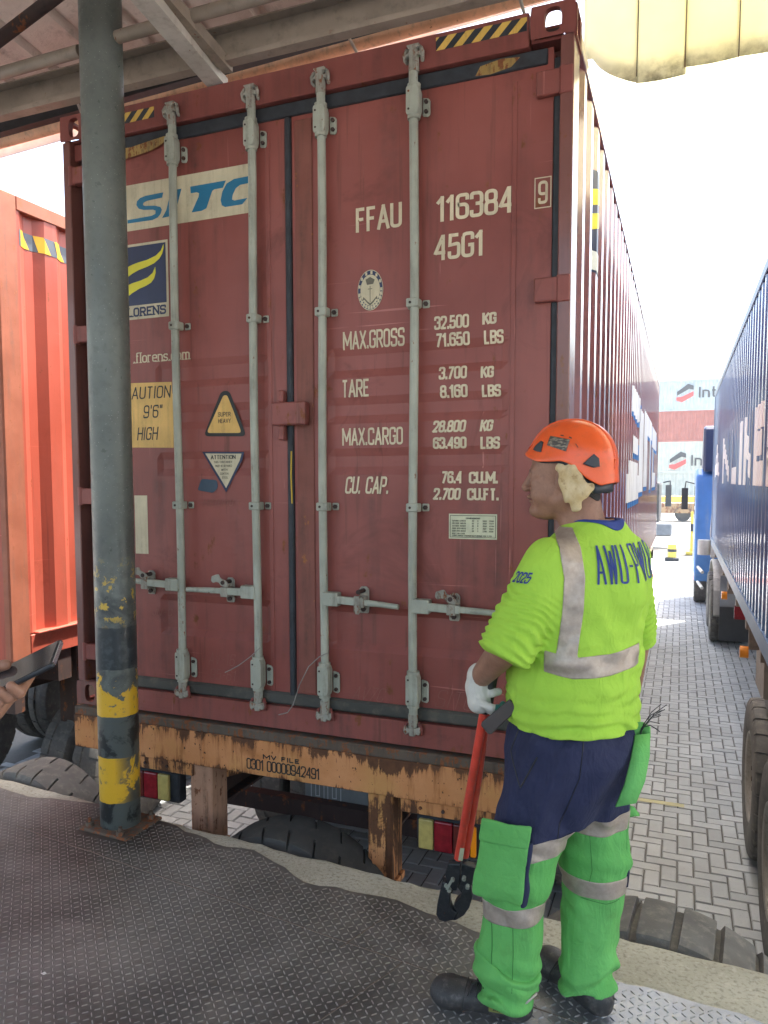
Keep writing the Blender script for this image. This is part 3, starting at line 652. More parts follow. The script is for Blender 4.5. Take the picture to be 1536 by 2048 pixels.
# marks on the right-hand side wall: they follow the corrugation
_P = corr(CW-.006, .036, .16, CL-.16); _py = np.array([p[1] for p in _P]); _px = np.array([p[0] for p in _P])
def side_patch(name, poly, mat, lift, parent=cont, wally=_py, wallx=_px, sgn=1, base=ZC):
    """polygon (y, v) split on the corrugation lines and laid on them"""
    ys = [p[0] for p in poly]; cuts = [min(ys)]+[c for c in wally if min(ys) < c < max(ys)]+[max(ys)]
    m = MB()
    for a, b in zip(cuts[:-1], cuts[1:]):
        if b-a < 1e-4: continue
        def clip(Q, f):
            R = []
            for i in range(len(Q)):
                A, B = Q[i], Q[(i+1) % len(Q)]; fa, fb = f(A), f(B)
                if fa >= 0: R.append(A)
                if fa*fb < 0: t = fa/(fa-fb); R.append((A[0]+(B[0]-A[0])*t, A[1]+(B[1]-A[1])*t))
            return R
        Q = clip(clip(list(poly), lambda c: c[0]-a), lambda c: b-c[0])
        if len(Q) < 3: continue
        m.add([(float(np.interp(y, wally, wallx))+sgn*lift, y, base+v) for y, v in Q], [tuple(range(len(Q)))])
    return m
def side_marks(name, polys, mat, lift, parent=cont, **k):
    mm = MB()
    for P in polys:
        q = side_patch(name, P, mat, lift, parent, **k); mm.add(q.v, q.f)
    return mm.build(name, mat, parent, recalc=False)
M['whitepaint'] = paint('white_paint', (.72, .74, .74), (.4, .36, .3), .4, .05, rough=.5)
M['bluepaint'] = plain('blue_paint', (.03, .16, .42), .5)
# large white letters with a blue drop shadow
big = [[(3.95, 1.18), (3.95, 1.30), (5.2, 1.30), (5.2, 1.18)], [(3.6, .94), (3.6, 1.18), (5.4, 1.18), (5.4, .94)],
       [(4.1, 1.75), (4.1, 1.97), (5.6, 1.97), (5.6, 1.75), (5.1, 1.70)], [(4.3, 1.38), (4.3, 1.54), (5.3, 1.54), (5.3, 1.38)],
       [(5.4, 1.0), (5.4, 1.88), (6.3, 1.88), (6.3, 1.0)], [(6.5, 1.05), (6.5, 1.95), (9.0, 1.95), (9.0, 1.70), (7.4, 1.70), (7.4, 1.05)],
       [(8.2, 1.0), (8.2, 1.7), (8.7, 1.7), (8.7, 1.0)], [(9.2, 1.62), (9.2, 1.93), (11.2, 1.93), (11.2, 1.62)], [(9.3, 1.1), (9.3, 1.6), (9.8, 1.6), (9.8, 1.25), (10.9, 1.25), (10.9, 1.02), (9.3, 1.02)]]
side_marks('side_letters_shadow', [[(y+.12, v-.05) for y, v in P] for P in big], M['bluepaint'], .0015)
split(side_marks('side_letter', big, M['whitepaint'], .003))
side_marks('side_label', [rect(.75, 1.12, 2.14, 2.62)], M['navy'], .0015); side_marks('side_label_name', [rect(.77, 1.10, 2.15, 2.24)], M['whitepaint'], .003)
side_marks('side_label_emblem', [[(.78, 2.50), (1.08, 2.57), (1.08, 2.50), (.78, 2.42)], [(.78, 2.38), (1.04, 2.45), (1.04, 2.38), (.78, 2.30)]], M['yellowlogo'], .003)
# end plates in hazard yellow at the foot of the lane
# seal wires dangling from the two middle bars
def wire(name, pts, r, mat, label, cat, group=None):
    m = MB(); m.tube(pts, r, 6); o = m.build(name, mat, None); return tag(o, label, cat, group)
M['wire'] = plain('wire_grey', (.25, .23, .21), .5, .3)
wire('seal_wire', [(1.09, -.03, Z(.375)), (1.05, -.045, Z(.335)), (.99, -.05, Z(.29)), (.94, -.045, Z(.262)), (.905, -.035, Z(.245))], .0022, M['wire'], 'thin grey wire twisted round the second bar, hanging to the left over the chalk marks', 'wire', 'broken seal wires')
wire('seal_wire', [(1.43, -.035, Z(.38)), (1.395, -.045, Z(.362)), (1.345, -.05, Z(.315)), (1.30, -.05, Z(.23)), (1.262, -.045, Z(.13)), (1.235, -.045, Z(.095)), (1.19, -.045, Z(.08))], .0024, M['wire'], 'long grey wire hanging from the third bar down to the sill beside the middle gasket', 'wire', 'broken seal wires')

# ------------------------------------------------------------------ ground: herringbone block paving
def herring(x0, x1, y0, y1, gap=.004, b=.105, zt=0.):
    V = []; F = []
    nx, ny = int((x1-x0)/b), int((y1-y0)/b)
    for j in range(-1, ny+1):
        for i in range(-1, nx+1):
            s = (i-j) % 4
            if s == 0: w, h = 2, 1
            elif s == 3: w, h = 1, 2
            else: continue
            X0, X1 = x0+i*b+gap, x0+(i+w)*b-gap; Y0, Y1 = y0+j*b+gap, y0+(j+h)*b-gap
            if X1 < x0 or X0 > x1 or Y1 > y1+.3: continue
            z = zt+rng.uniform(-.0018, .0018); tx, ty = rng.uniform(-.0012, .0012, 2); e = .006; n = len(V)
            V += [(X0+e, Y0+e, z-tx-ty), (X1-e, Y0+e, z+tx-ty), (X1-e, Y1-e, z+tx+ty), (X0+e, Y1-e, z-tx+ty), (X0, Y0, zt-.010), (X1, Y0, zt-.010), (X1, Y1, zt-.010), (X0, Y1, zt-.010)]
            F += [(n, n+1, n+2, n+3), (n, n+4, n+5, n+1), (n+1, n+5, n+6, n+2), (n+2, n+6, n+7, n+3), (n+3, n+7, n+4, n)]
    return V, F
t = NT('block_paving', .85); 
gi = t.n.new('ShaderNodeNewGeometry'); r1 = t.n.new('ShaderNodeTexWhiteNoise'); r1.noise_dimensions = '1D'; t.l.new(gi.outputs['Random Per Island'], r1.inputs['W'])
c = t.mix(r1.outputs[0], (.315, .335, .34), (.40, .42, .425)); c = t.mix(t.math('MULTIPLY', t.ramp(t.noise(1.3, 6, .65), .45, .72), .5), c, (.22, .215, .20))
c = t.mix(t.math('MULTIPLY', t.ramp(t.noise(60, 3), .62, .75), .45), c, (.14, .13, .12)); c = t.mix(t.math('MULTIPLY', t.ramp(t.noise(9, 5), .55, .8), .35), c, (.48, .47, .44)); t.col(c)
t.bump(t.noise(160, 4), .25, .004); M['paver'] = t.mat
V, F = herring(-3.0, 6.5, -.6, 26)
o = link('paving', mesh_np('paving', V, F, M['paver'])); tag(o, kind='structure')
t = NT('ground_base', .9); br = t.n.new('ShaderNodeTexBrick'); br.inputs['Scale'].default_value = 4.7; br.inputs['Color1'].default_value = (.40, .40, .39, 1); br.inputs['Color2'].default_value = (.46, .46, .45, 1); br.inputs['Mortar'].default_value = (.13, .125, .11, 1); br.inputs['Mortar Size'].default_value = .02
t.l.new(t.tc.outputs['Object'], br.inputs[0]); c = t.mix(t.math('MULTIPLY', t.ramp(t.noise(.35, 5), .4, .7), .35), br.outputs[0], (.30, .29, .27)); t.col(c); M['ground'] = t.mat
mb = MB(); mb.box(-150, 160, -40, 260, -.5, -.0125); o = mb.build('ground', M['ground']); tag(o, kind='structure')
mb = MB(); mb.box(-6, 12, -.2, 30, -.012, -.0105); o = mb.build('joint_sand', plain('joint_sand', (.10, .095, .085), .95)); tag(o, kind='structure')
M['redline'] = paint('red_line_paint', (.36, .07, .05), (.35, .3, .27), .8, 0, rough=.8, sc=3, streak=False)
M['whiteline'] = paint('white_line_paint', (.7, .7, .66), (.4, .38, .35), .8, 0, rough=.8, sc=3, streak=False)
mb = MB(); mb.box(1.2, 8, 19.4, 20.4, .004, .006); mb.box(1.2, 8, 21.0, 21.3, .004, .006); o = mb.build('red_line', M['redline']); tag(o, kind='structure')
mb = MB(); mb.box(1.2, 8, 20.4, 21.0, .0045, .0065); mb.box(2.75, 3.1, 19.3, 21.5, .007, .008); o = mb.build('white_line', M['whiteline']); tag(o, kind='structure')
M['yellowline'] = paint('yellow_line_paint', (.40, .37, .20), (.35, .34, .32), 1., 0, rough=.8, sc=5, streak=False)
mb = MB(); mb.box(2.55, 2.93, 3.62, 3.69, .003, .0042); o = mb.build('faded_yellow_line', M['yellowline']); tag(o, kind='structure')

# ------------------------------------------------------------------ loading dock
ex = lambda x: -.145-.085*x                                # dock edge line (slightly skew to the lorry)
plate_edge = [(-6, .24), (-3, .12), (-1, -.13), (-.3, -.22), (0, -.235), (.33, -.19), (.6, -.235), (.87, -.27), (1.05, -.31), (1.27, -.345), (1.5, -.45), (1.7, -.46), (1.95, -.475), (2.2, -.52), (2.6, -.60), (3.1, -.68), (4, -.78), (6, -.95), (9, -1.2)]
t = NT('dock_concrete', .9); c = t.mix(t.ramp(t.noise(3, 6, .6), .3, .7), (.34, .32, .25), (.50, .485, .40)); c = t.mix(t.math('MULTIPLY', t.ramp(t.noise(70, 4, .6), .5, .68), .6), c, (.17, .15, .11)); c = t.mix(t.math('MULTIPLY', t.ramp(t.noise(45, 3), .58, .7), .4), c, (.6, .58, .5)); t.col(c); t.bump(t.noise(90, 5, .7), .6, .006); M['conc'] = t.mat
t = NT('dock_wall', .9); c = t.mix(t.ramp(t.noise(1.5, 6, .6), .3, .7), (.10, .09, .075), (.22, .21, .18)); t.col(c); M['concdark'] = t.mat
xs = np.linspace(-6, 9, 240); pe = np.interp(xs, [p[0] for p in plate_edge], [p[1] for p in plate_edge])
pe = pe+.012*np.sin(xs*11)+.008*np.sin(xs*27+1)+.006*rng.randn(240)*.6
V = []; F = []
for i, x in enumerate(xs):
    e = ex(x)+.004*math.sin(x*13)+.003*rng.randn(); V += [(x, e, ZP-.6), (x, e, ZP-.022), (x, e-.010, ZP-.004+.002*rng.randn()), (x, e-.03, ZP), (x, min(pe[i]-.35, e-.3), ZP+.0)]
for i in range(239):
    for k in range(4): F.append((i*5+k, (i+1)*5+k, (i+1)*5+k+1, i*5+k+1))
o = link('dock_edge', mesh_np('dock_edge', V, F, M['conc'])); tag(o, kind='structure')
mb = MB(); mb.prism([(-6, ex(-6)-.02), (9, ex(9)-.02), (9, -9), (-6, -9)], (0, 0, 0), (1, 0, 0), (0, 1, 0), (0, 0, 1), ZP-.03); o = mb.build('dock_wall', M['concdark']); tag(o, kind='structure')
# chequer plate: sheet with raised lozenges
t = NT('chequer_plate', .5, .55, .5)
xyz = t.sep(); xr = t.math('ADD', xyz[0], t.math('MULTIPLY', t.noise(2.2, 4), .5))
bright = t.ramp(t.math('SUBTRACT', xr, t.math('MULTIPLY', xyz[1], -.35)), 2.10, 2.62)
n1 = t.noise(1.6, 6, .62); n2 = t.noise(22, 5, .6); worn = t.attr('raised')
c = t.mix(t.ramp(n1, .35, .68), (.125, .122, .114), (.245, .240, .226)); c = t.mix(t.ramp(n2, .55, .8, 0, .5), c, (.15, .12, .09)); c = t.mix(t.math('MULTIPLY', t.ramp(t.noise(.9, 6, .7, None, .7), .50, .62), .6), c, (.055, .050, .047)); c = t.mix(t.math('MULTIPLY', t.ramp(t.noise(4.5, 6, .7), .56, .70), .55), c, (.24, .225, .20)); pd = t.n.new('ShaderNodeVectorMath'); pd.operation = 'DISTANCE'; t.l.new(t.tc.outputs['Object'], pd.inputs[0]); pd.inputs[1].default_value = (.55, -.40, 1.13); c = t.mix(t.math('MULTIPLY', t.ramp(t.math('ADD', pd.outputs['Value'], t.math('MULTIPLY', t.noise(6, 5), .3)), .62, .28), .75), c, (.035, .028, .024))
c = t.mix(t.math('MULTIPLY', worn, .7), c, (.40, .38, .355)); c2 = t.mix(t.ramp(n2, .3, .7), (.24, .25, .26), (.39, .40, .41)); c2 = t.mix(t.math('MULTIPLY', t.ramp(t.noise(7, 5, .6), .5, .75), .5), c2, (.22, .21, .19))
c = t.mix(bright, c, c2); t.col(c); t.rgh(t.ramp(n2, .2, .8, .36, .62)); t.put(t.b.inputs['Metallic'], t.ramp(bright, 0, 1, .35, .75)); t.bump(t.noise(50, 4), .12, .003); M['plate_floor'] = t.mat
zpl = ZP+.004
V = []; F = []; R_ = []
xs2 = np.linspace(-6, 9, 240)
for i, x in enumerate(xs2): V += [(x, pe[i], ZP-.003), (x, pe[i]-.004, zpl), (x, -9, zpl)]; R_ += [0, 0, 0]
for i in range(239):
    for k in range(2): F.append((i*3+k, (i+1)*3+k, (i+1)*3+k+1, i*3+k+1))
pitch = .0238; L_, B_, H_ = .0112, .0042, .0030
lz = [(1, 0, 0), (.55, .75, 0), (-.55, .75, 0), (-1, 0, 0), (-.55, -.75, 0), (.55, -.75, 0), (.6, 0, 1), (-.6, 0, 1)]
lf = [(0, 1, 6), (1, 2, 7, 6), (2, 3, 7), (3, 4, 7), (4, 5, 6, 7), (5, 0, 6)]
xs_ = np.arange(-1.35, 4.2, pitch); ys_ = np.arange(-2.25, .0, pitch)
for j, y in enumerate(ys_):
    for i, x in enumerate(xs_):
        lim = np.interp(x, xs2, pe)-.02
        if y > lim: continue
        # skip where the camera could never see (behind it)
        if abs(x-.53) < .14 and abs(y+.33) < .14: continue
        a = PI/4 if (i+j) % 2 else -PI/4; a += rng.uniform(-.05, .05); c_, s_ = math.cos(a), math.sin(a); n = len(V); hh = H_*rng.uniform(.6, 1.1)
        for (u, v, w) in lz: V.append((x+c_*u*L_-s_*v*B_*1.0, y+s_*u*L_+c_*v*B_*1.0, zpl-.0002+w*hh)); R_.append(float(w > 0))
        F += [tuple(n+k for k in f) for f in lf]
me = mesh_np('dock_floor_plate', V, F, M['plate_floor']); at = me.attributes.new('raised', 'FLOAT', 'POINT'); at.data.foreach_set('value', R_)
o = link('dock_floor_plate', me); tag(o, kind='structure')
# plate seams: thin weld beads
mb = MB(); w_ = plain('weld', (.16, .13, .11), .6, .5)
for a, b in (((.10, -.52), (2.05, -.80)), ((2.05, -.80), (1.52, -2.2)), ((1.93, -.52), (1.83, -.80)), ((2.05, -.80), (4.2, -1.1))):
    P = [(a[0]+(b[0]-a[0])*k/20+.002*rng.randn(), a[1]+(b[1]-a[1])*k/20+.002*rng.randn(), zpl+.0005) for k in range(21)]; mb.tube(P, .0022, 6)
o = mb.build('weld_seam', w_); tag(o, kind='structure')

# ------------------------------------------------------------------ steel post with worn bands
t = NT('post_paint', .5); xyz = t.sep(); z = xyz[2]
cyc = t.mapping((1, 1, 1)); nz = t.noise(9, 8, .62, cyc, .6); nf = t.noise(30, 6, .6); nb = t.noise(3, 4)
grey = t.mix(t.ramp(nb, .3, .7), (.080, .090, .080), (.145, .160, .142)); grey = t.mix(t.ramp(t.vor(70), .12, .05), grey, (.36, .38, .35)); grey = t.mix(t.math('MULTIPLY', t.ramp(nf, .50, .70), .35), grey, (.06, .068, .060))
blk = t.mix(t.ramp(nz, .46, .52), (.010, .012, .013), (.065, .075, .070)); blk2 = t.mix(t.ramp(nf, .5, .62), (.020, .026, .030), (.045, .055, .058))
yel = t.mix(t.ramp(nf, .60, .70), (.60, .35, .02), (.13, .12, .08))
zn = t.math('ADD', z, t.math('MULTIPLY', t.math('SUBTRACT', t.noise(26, 3), .5), .012))
def band(a, b): return t.math('MULTIPLY', t.math('GREATER_THAN', zn, a), t.math('LESS_THAN', zn, b))
c = grey
c = t.mix(t.math('MULTIPLY', t.ramp(z, 2.62, 2.1), t.ramp(nz, .40, .60)), c, (.035, .04, .042))
c = t.mix(band(1.86, 2.045), c, blk2)
c = t.mix(t.math('MULTIPLY', t.math('MULTIPLY', t.ramp(z, 2.04, 2.10), t.ramp(z, 2.36, 2.2)), t.ramp(t.noise(20, 7, .68), .565, .58)), c, (.50, .33, .04))
c = t.mix(t.math('MULTIPLY', band(1.65, 1.85), t.ramp(t.math('ADD', nz, t.ramp(z, 1.66, 1.85, .12, -.12)), .485, .50)), c, yel)
c = t.mix(band(1.466, 1.65), c, blk)
c = t.mix(t.math('MULTIPLY', band(1.262, 1.466), t.math('SUBTRACT', 1., t.math('MULTIPLY', t.ramp(xyz[0], .57, .62), t.ramp(nz, .5, .53)))), c, yel)
c = t.mix(t.math('LESS_THAN', zn, 1.262), c, blk)
t.col(c); t.rgh(t.ramp(nf, .3, .7, .26, .5)); t.bump(nf, .12, .004); M['post'] = t.mat
PX, PY = .530, -.33
post = thing('steel_post', 'round grey steel post with worn yellow and black bands, bolted to the dock floor', 'post', (PX, PY, ZP))
m = MB(); pts = [(PX+.004*k/12, PY, ZP+.015+(4.75-ZP)*k/12) for k in range(13)]; m.tube(pts, .0885, 48); m.build('shaft', M['post'], post)
m = MB(); m.prism([(-.14, -.115), (.135, -.13), (.14, .115), (-.13, .115)], (PX, PY, ZP+.002), (1, 0, 0), (0, 1, 0), (0, 0, 1), .014); m.build('base_plate', M['bumperlip'], post, bevel=.003)
for dx, dy in ((-.105, -.08), (.085, -.105), (.105, .08), (-.10, .085)):
    m = MB(); m.cyl((PX+dx, PY+dy, ZP+.014), (PX+dx, PY+dy, ZP+.034), .019, 6); m.cyl((PX+dx, PY+dy, ZP+.03), (PX+dx, PY+dy, ZP+.05), .009, 8); m.build('anchor_bolt', M['bumperlip'], post, bevel=.002)

# ------------------------------------------------------------------ canopy
t = NT('canopy_sheet', .55, .25); c = t.mix(t.ramp(t.noise(3, 6, .65), .35, .7), (.58, .50, .44), (.74, .67, .60)); c = t.mix(t.math('MULTIPLY', t.ramp(t.noise(5, 6, .7), .55, .72), .6), c, (.16, .12, .10)); t.col(c); t.bump(t.noise(45, 6, .7), .5, .01); M['foil'] = t.mat
M['steelgrey'] = paint('canopy_steel', (.28, .225, .175), (.12, .10, .08), .6, .05, rough=.55, sc=3, streak=False)
M['steelpale'] = paint('canopy_steel_pale', (.50, .46, .40), (.25, .2, .15), .5, .05, rough=.5, sc=3)
can = thing('canopy_roof', 'sheet metal canopy with purlins and rafters covering the loading dock', 'canopy', (1, -2, 4.4))
roofz = lambda y: 4.80-(y)*.12
m = MB(); P = []; y0, y1 = -6.5, .30; x = -7.; V = []
while x < 9.5:
    for dx, dz in ((0, 0), (.20, 0), (.22, .035), (.25, .035), (.27, 0)): V.append((x+dx, dz))
    x += .30
n = len(V); vv = [(a, y, roofz(y)+b) for y in (y0, y1) for a, b in V]; vv += [(a, y, roofz(y)+b+.004) for y in (y0, y1) for a, b in V]
m.add(vv, [(i, i+1, n+i+1, n+i) for i in range(n-1)]+[(2*n+i, 2*n+i+1, 3*n+i+1, 3*n+i) for i in range(n-1)]); m.build('roof_sheet', M['foil'], can, recalc=False)
for y, z, w, h_ in ((-.02, 4.49, .05, .15), (-.95, 4.36, .07, .16), (-2.2, 4.9, .06, .15), (-3.6, 5.0, .06, .15), (-5, 5.1, .06, .15)):
    m = MB(); m.box(-7, 9.4, y, y+.006, z, z+h_); m.box(-7, 9.4, y-w, y, z, z+.006); m.box(-7, 9.4, y-w, y, z+h_-.006, z+h_); m.box(-7, 9.4, y-w, y-w+.005, z+.006, z+.022)
    m.build('purlin', M['steelgrey'], can)
for x in (.79, 4.6, -3.1):
    m = MB(); a = Vector((x+.07, .07, 4.455)); b = Vector((x+.55, -3.2, 4.46)); m.beam(a, b, .085, .006); m.beam(a+Vector((.04, 0, .02)), b+Vector((.04, 0, .02)), .006, .04); m.beam(a+Vector((-.04, 0, .02)), b+Vector((-.04, 0, .02)), .006, .04)
    m.build('rafter', M['steelpale'], can)
    m = MB(); a = Vector((x+.16, .0, 4.50)); b = Vector((x+.40, -3.2, 4.62)); m.beam(a, b, .045, .05); m.build('rafter_stay', M['steelgrey'], can)
m = MB(); m.beam((-7, .30, 4.52), (2.48, .30, 4.86), .05, .27); m.build('gutter_back', M['gasket'], can)
m = MB(); m.tube([(-7, .38, 4.40), (2.5, .38, 4.736)], .034, 14); m.build('gutter_lip', paint('gutter_paint', (.80, .47, .28), (.3, .2, .15), .6, .1, sc=4), can)
m = MB(); m.beam((-7, .46, 4.30), (2.36, .46, 4.765), .004, .06); m.build('white_flashing', plain('flashing', (.80, .72, .72), .5), can)
m = MB(); m.tube([(-7, PY, 4.47), (.42, PY, 4.515)], .026, 14); m.tube([(.55, PY, 4.53), (9, PY, 4.56)], .026, 14); m.build('tie_pipe', M['steelgrey'], can)
m = MB(); m.tube([(-1.2, PY-.12, 4.15), (-.034, PY-.12, 4.53), (.80, PY-.12, 4.80)], .027, 14); m.build('brace_pipe', M['chassis'], can)
for x, y in ((1.46, .12), (-.1, .2), (2.2, .12)):
    m = MB(); m.tube([(x, y, 4.68), (x, y+.05, 4.60), (x+.01, y+.14, 4.56)], .007, 8); m.build('hook_bolt', M['steelpale'], can)
# translucent hanging fascia sheets on the right
t = NT('fibreglass', .45); c = t.mix(t.ramp(t.noise(2.5, 6, .6), .3, .75), (.90, .86, .66), (.95, .92, .80)); 
xyz = t.sep(); c = t.mix(t.math('MULTIPLY', t.ramp(t.math('ADD', xyz[2], t.math('MULTIPLY', t.noise(7, 6, .7), .12)), 4.58, 4.45), t.ramp(t.noise(16, 6, .7), .42, .66, .1, .9)), c, (.20, .17, .09)); t.col(c)
tr = t.n.new('ShaderNodeBsdfTranslucent'); t.l.new(c, tr.inputs[0]); mx = t.n.new('ShaderNodeMixShader'); mx.inputs[0].default_value = .80; out = t.n['Material Output']
t.l.new(t.b.outputs[0], mx.inputs[1]); t.l.new(tr.outputs[0], mx.inputs[2]); t.l.new(mx.outputs[0], out.inputs[0]); M['fibre'] = t.mat
fx = [2.40, 2.622, 2.815, 3.02, 3.24, 3.50, 3.80, 4.10]
for i in range(7):
    m = MB(); V = []; a, b = fx[i]-.004, fx[i+1]+(.004 if i != 3 else -.003); nn = 12
    for k in range(nn+1):
        x = a+(b-a)*k/nn; s = (x-2.44)/(2.622-2.44)
        zb = 4.395+.02*(i > 1)+.006*i if i else 4.40+.14*max(0, 1-max(0, s)**.6)
        for q in range(7):
            zz = zb+(5.0-zb)*q/6; V.append((x, .62+.008*(i % 2)+.010*math.sin(PI*k/nn)-.02*q/6*i*.3, zz))
    m.add(V, [(k*7+q, (k+1)*7+q, (k+1)*7+q+1, k*7+q+1) for k in range(nn) for q in range(6)], True)
    o = m.build('fascia_sheet', M['fibre'], can, recalc=False); so = o.modifiers.new('s', 'SOLIDIFY'); so.thickness = .003
m = MB(); m.box(2.38, 9.4, .60, .66, 4.98, 5.03); m.build('fascia_rail', M['steelpale'], can)
m = MB(); m.box(2.38, 9.4, .26, .60, 4.982, 4.99); m.build('added_sun_block', M['foil'], can)  # unseen strip added to stop sun reaching the dock floor
m = MB(); m.box(2.40, 9.4, .66, 2.6, 4.985, 4.989); m.build('added_sun_diffuser', M['fibre'], can)  # unseen sheet added beyond the fascia to soften sun on the dock
for x in fx[1:-1]: m = MB(); m.tube([(x, .606, 4.42), (x+.002, .606, 4.7), (x, .606, 4.98)], .0022, 6); m.build('seam', M['bumperlip'], can)

# ------------------------------------------------------------------ tyres
def tyre_mesh(R=.5, w=.26, n=22, lug=.018, groove='lug', gw=.12, slant=.06):
    """truck tyre round the Y axis with cross grooves cut in the tread"""
    m = MB(); rows = [(-.43, .56), (-.49, .64), (-.5, .78), (-.495, .88), (-.475, .945), (-.43, .985), (-.33, .998), (-.14, 1.), (-.125, 1.), (.125, 1.), (.14, 1.), (.33, .998), (.43, .985), (.475, .945), (.495, .88), (.5, .78), (.49, .64), (.43, .56)]
    V = []; J = len(rows); smp = [(0, 0), (.012, 1), (gw, 1), (gw+.012, 0), (.4, 0), (.7, 0)]; N = n*len(smp)
    for k in range(n):
        jit = .02*math.sin(k*2.3)
        for ph, g0 in smp:
            for j, (yf, rf) in enumerate(rows):
                off = .5 if (groove == 'zig' and j >= 9) else 0; q = 2*PI*(k+ph+jit*g0+off)/n+slant*yf; g = 0; y = yf*w; r = rf*R
                if g0 and 4 <= j <= J-5 and not (groove == 'lug' and j in (8, 9)): g = lug*(1 if 5 <= j <= J-6 else .6)
                if groove != 'through' and j in (8, 9) and groove == 'zig': g = max(g, lug*.9)
                V.append(((r-g)*math.cos(q), y, (r-g)*math.sin(q)))
    F = []
    for k in range(N):
        k2 = (k+1) % N
        for j in range(J-1): F.append((k*J+j, k*J+j+1, k2*J+j+1, k2*J+j))
    m.add(V, F, False); return m
def shade_auto(o, ang=35):
    me = o.data; me.polygons.foreach_set('use_smooth', np.ones(len(me.polygons), dtype=bool)); 
    try: me.set_sharp_from_angle(angle=math.radians(ang))
    except Exception: pass
fen = [('dusty grey tyre fender on the dock wall, left of the steel post', -.36), ('black rubber tyre fender on the dock wall between the two chassis posts', 1.27), ('large worn tyre fender with pale tread blocks on the dock wall, right of the man', 2.80)]
for i, (lab, x) in enumerate(fen):
    w = .30; o = tyre_mesh([.50, .55, .60][i], w, [26, 26, 27][i], [.014, .014, .026][i], 'through' if i == 2 else 'lug', [.10, .09, .20][i], [.25, .3, .0][i]).build('fender_tyre', M['rubberdust'] if i != 1 else M['rubber'], None, local=True)
    o.location = (x, ex(x)+w/2+.04, [.645, .585, .525][i]); o.rotation_euler = (0, .1*i, -.085); shade_auto(o, 30); tag(o, lab, 'tyre', 'tyre fenders along the dock wall')

def wheel(name, R, w, mat_t=None):
    """wheel thing round the X axis: tyre + rim; built at origin, outer face towards -x"""
    th = bpy.data.objects.new(name, None); COL.objects.link(th)
    m = tyre_mesh(R, w, 26, .012, 'zig'); m.v = [(y, x, z) for x, y, z in m.v]
    o = m.build('tyre', mat_t or M['rubberdust'], th, local=True); shade_auto(o, 30)
    m = MB(); m.lathe([(R*.58, -w*.42), (R*.56, -w*.47), (R*.53, -w*.42), (R*.50, -w*.12), (R*.42, -w*.05), (R*.30, -w*.02), (R*.28, -w*.30), (R*.16, -w*.34), (.001, -w*.34)], (0, 0, 0), 'x', 32)
    m.lathe([(R*.58, w*.42), (R*.56, w*.45), (R*.50, w*.12), (.001, w*.05)], (0, 0, 0), 'x', 32); m.build('rim', M['rim'], th, local=True)
    m = MB()
    for k in range(10): q = 2*PI*k/10; m.cyl((-w*.30, R*.22*math.cos(q), R*.22*math.sin(q)), (-w*.36, R*.22*math.cos(q), R*.22*math.sin(q)), R*.03, 6)
    m.build('wheel_nuts', M['chassis'], th, local=True)
    return th
def part_wheel(wh, parent, x, y, z, flip=False):
    """copy a wheel prototype as a part (tyre) with rim below it"""
    ty = rm = None; pp = wpos(parent)
    src = {c.name.split('.')[0]: c for c in wh.children}
    ty = src['tyre'].copy(); ty.name = 'wheel'; COL.objects.link(ty); ty.parent = parent; ty.location = Vector((x, y, z))-pp; ty.rotation_euler = (rng.uniform(0, 6), 0, PI if flip else 0)
    for k in ('rim', 'wheel_nuts'): c = src[k].copy(); COL.objects.link(c); c.parent = ty
    return ty
WP = wheel('wheel_prototype', .51, .26)

# ------------------------------------------------------------------ the orange chassis under the maroon container
ch = thing('container_chassis', 'rusty orange trailer chassis with stencilled number under the maroon container', 'trailer', (CW/2, 6, 0))
m = MB(); m.box(-.012, 2.452, -.025, .02, 1.325, 1.49); m.box(-.012, 2.452, .02, .16, 1.325, 1.335); m.box(-.012, 2.452, .02, .16, 1.48, 1.488); m.box(.762, .775, -.032, -.025, 1.34, 1.50)
m.build('rear_bumper', M['bumper'], ch, bevel=.004)
m = MB(); m.box(-.012, 2.452, -.022, .16, 1.4885, 1.535); m.build('bumper_top', M['bumperlip'], ch, bevel=.006)
m = MB(); m.box(.20, .70, -.01, .10, 1.262, 1.322); m.box(1.76, 2.30, -.01, .10, 1.262, 1.322); split(m.build('bumper_underrail', M['bumper'], ch, bevel=.003))
m = MB()
for u in (.30, .42, .55, 1.85, 1.95, 2.2): m.cyl((u, -.012, 1.292), (u, -.018, 1.292), .008, 6)
split(m.build('bolt', M['chassis'], ch))
BP = lambda u, v, e=0: (u, -.0265-e, 1.30+v)
letters([('MV FILE', 1.095, .108, .022, .020, .0055, dict(total=.19)), ("0301 00000942491", 1.008, .050, .052, .020, .0062, dict(total=.375, gap=.006))], M['black'], ch, 'stencil_text', BP)
for a, b in ((.678, .835), (1.605, 1.752)):
    m = MB(); m.box(a, b-.04, .0, .02, .93, 1.322); m.box(b-.040, b-.034, .0, .13, .93, 1.322); m.box(a, a+.006, .02, .11, .93, 1.322); m.box(a+.02, b-.06, -.008, 0, 1.0, 1.20); m.box(a-.01, b-.02, -.01, .13, .90, .93)
    m.build('underrun_post', M['bumper'] if a > 1 else paint('post_pink', (.42, .235, .15), (.10, .055, .03), .8, .30, (.13, .05, .022), rough=.7, sc=3.0), ch, bevel=.003)
    m = MB(); m.beam((b-.06, .12, 1.31), (b+.22, .5, 1.33), .02, .18); m.build('post_gusset', M['bumper'], ch)
lens = {'r': plain('lens_red', (.22, .012, .02), .25, var=.3, sc=30), 'd': plain('lens_dark_red', (.12, .02, .016), .3, var=.3, sc=30), 'a': plain('lens_amber', (.42, .34, .11), .4, var=.2, sc=30), 'o': plain('lens_orange', (.85, .27, .01), .3)}
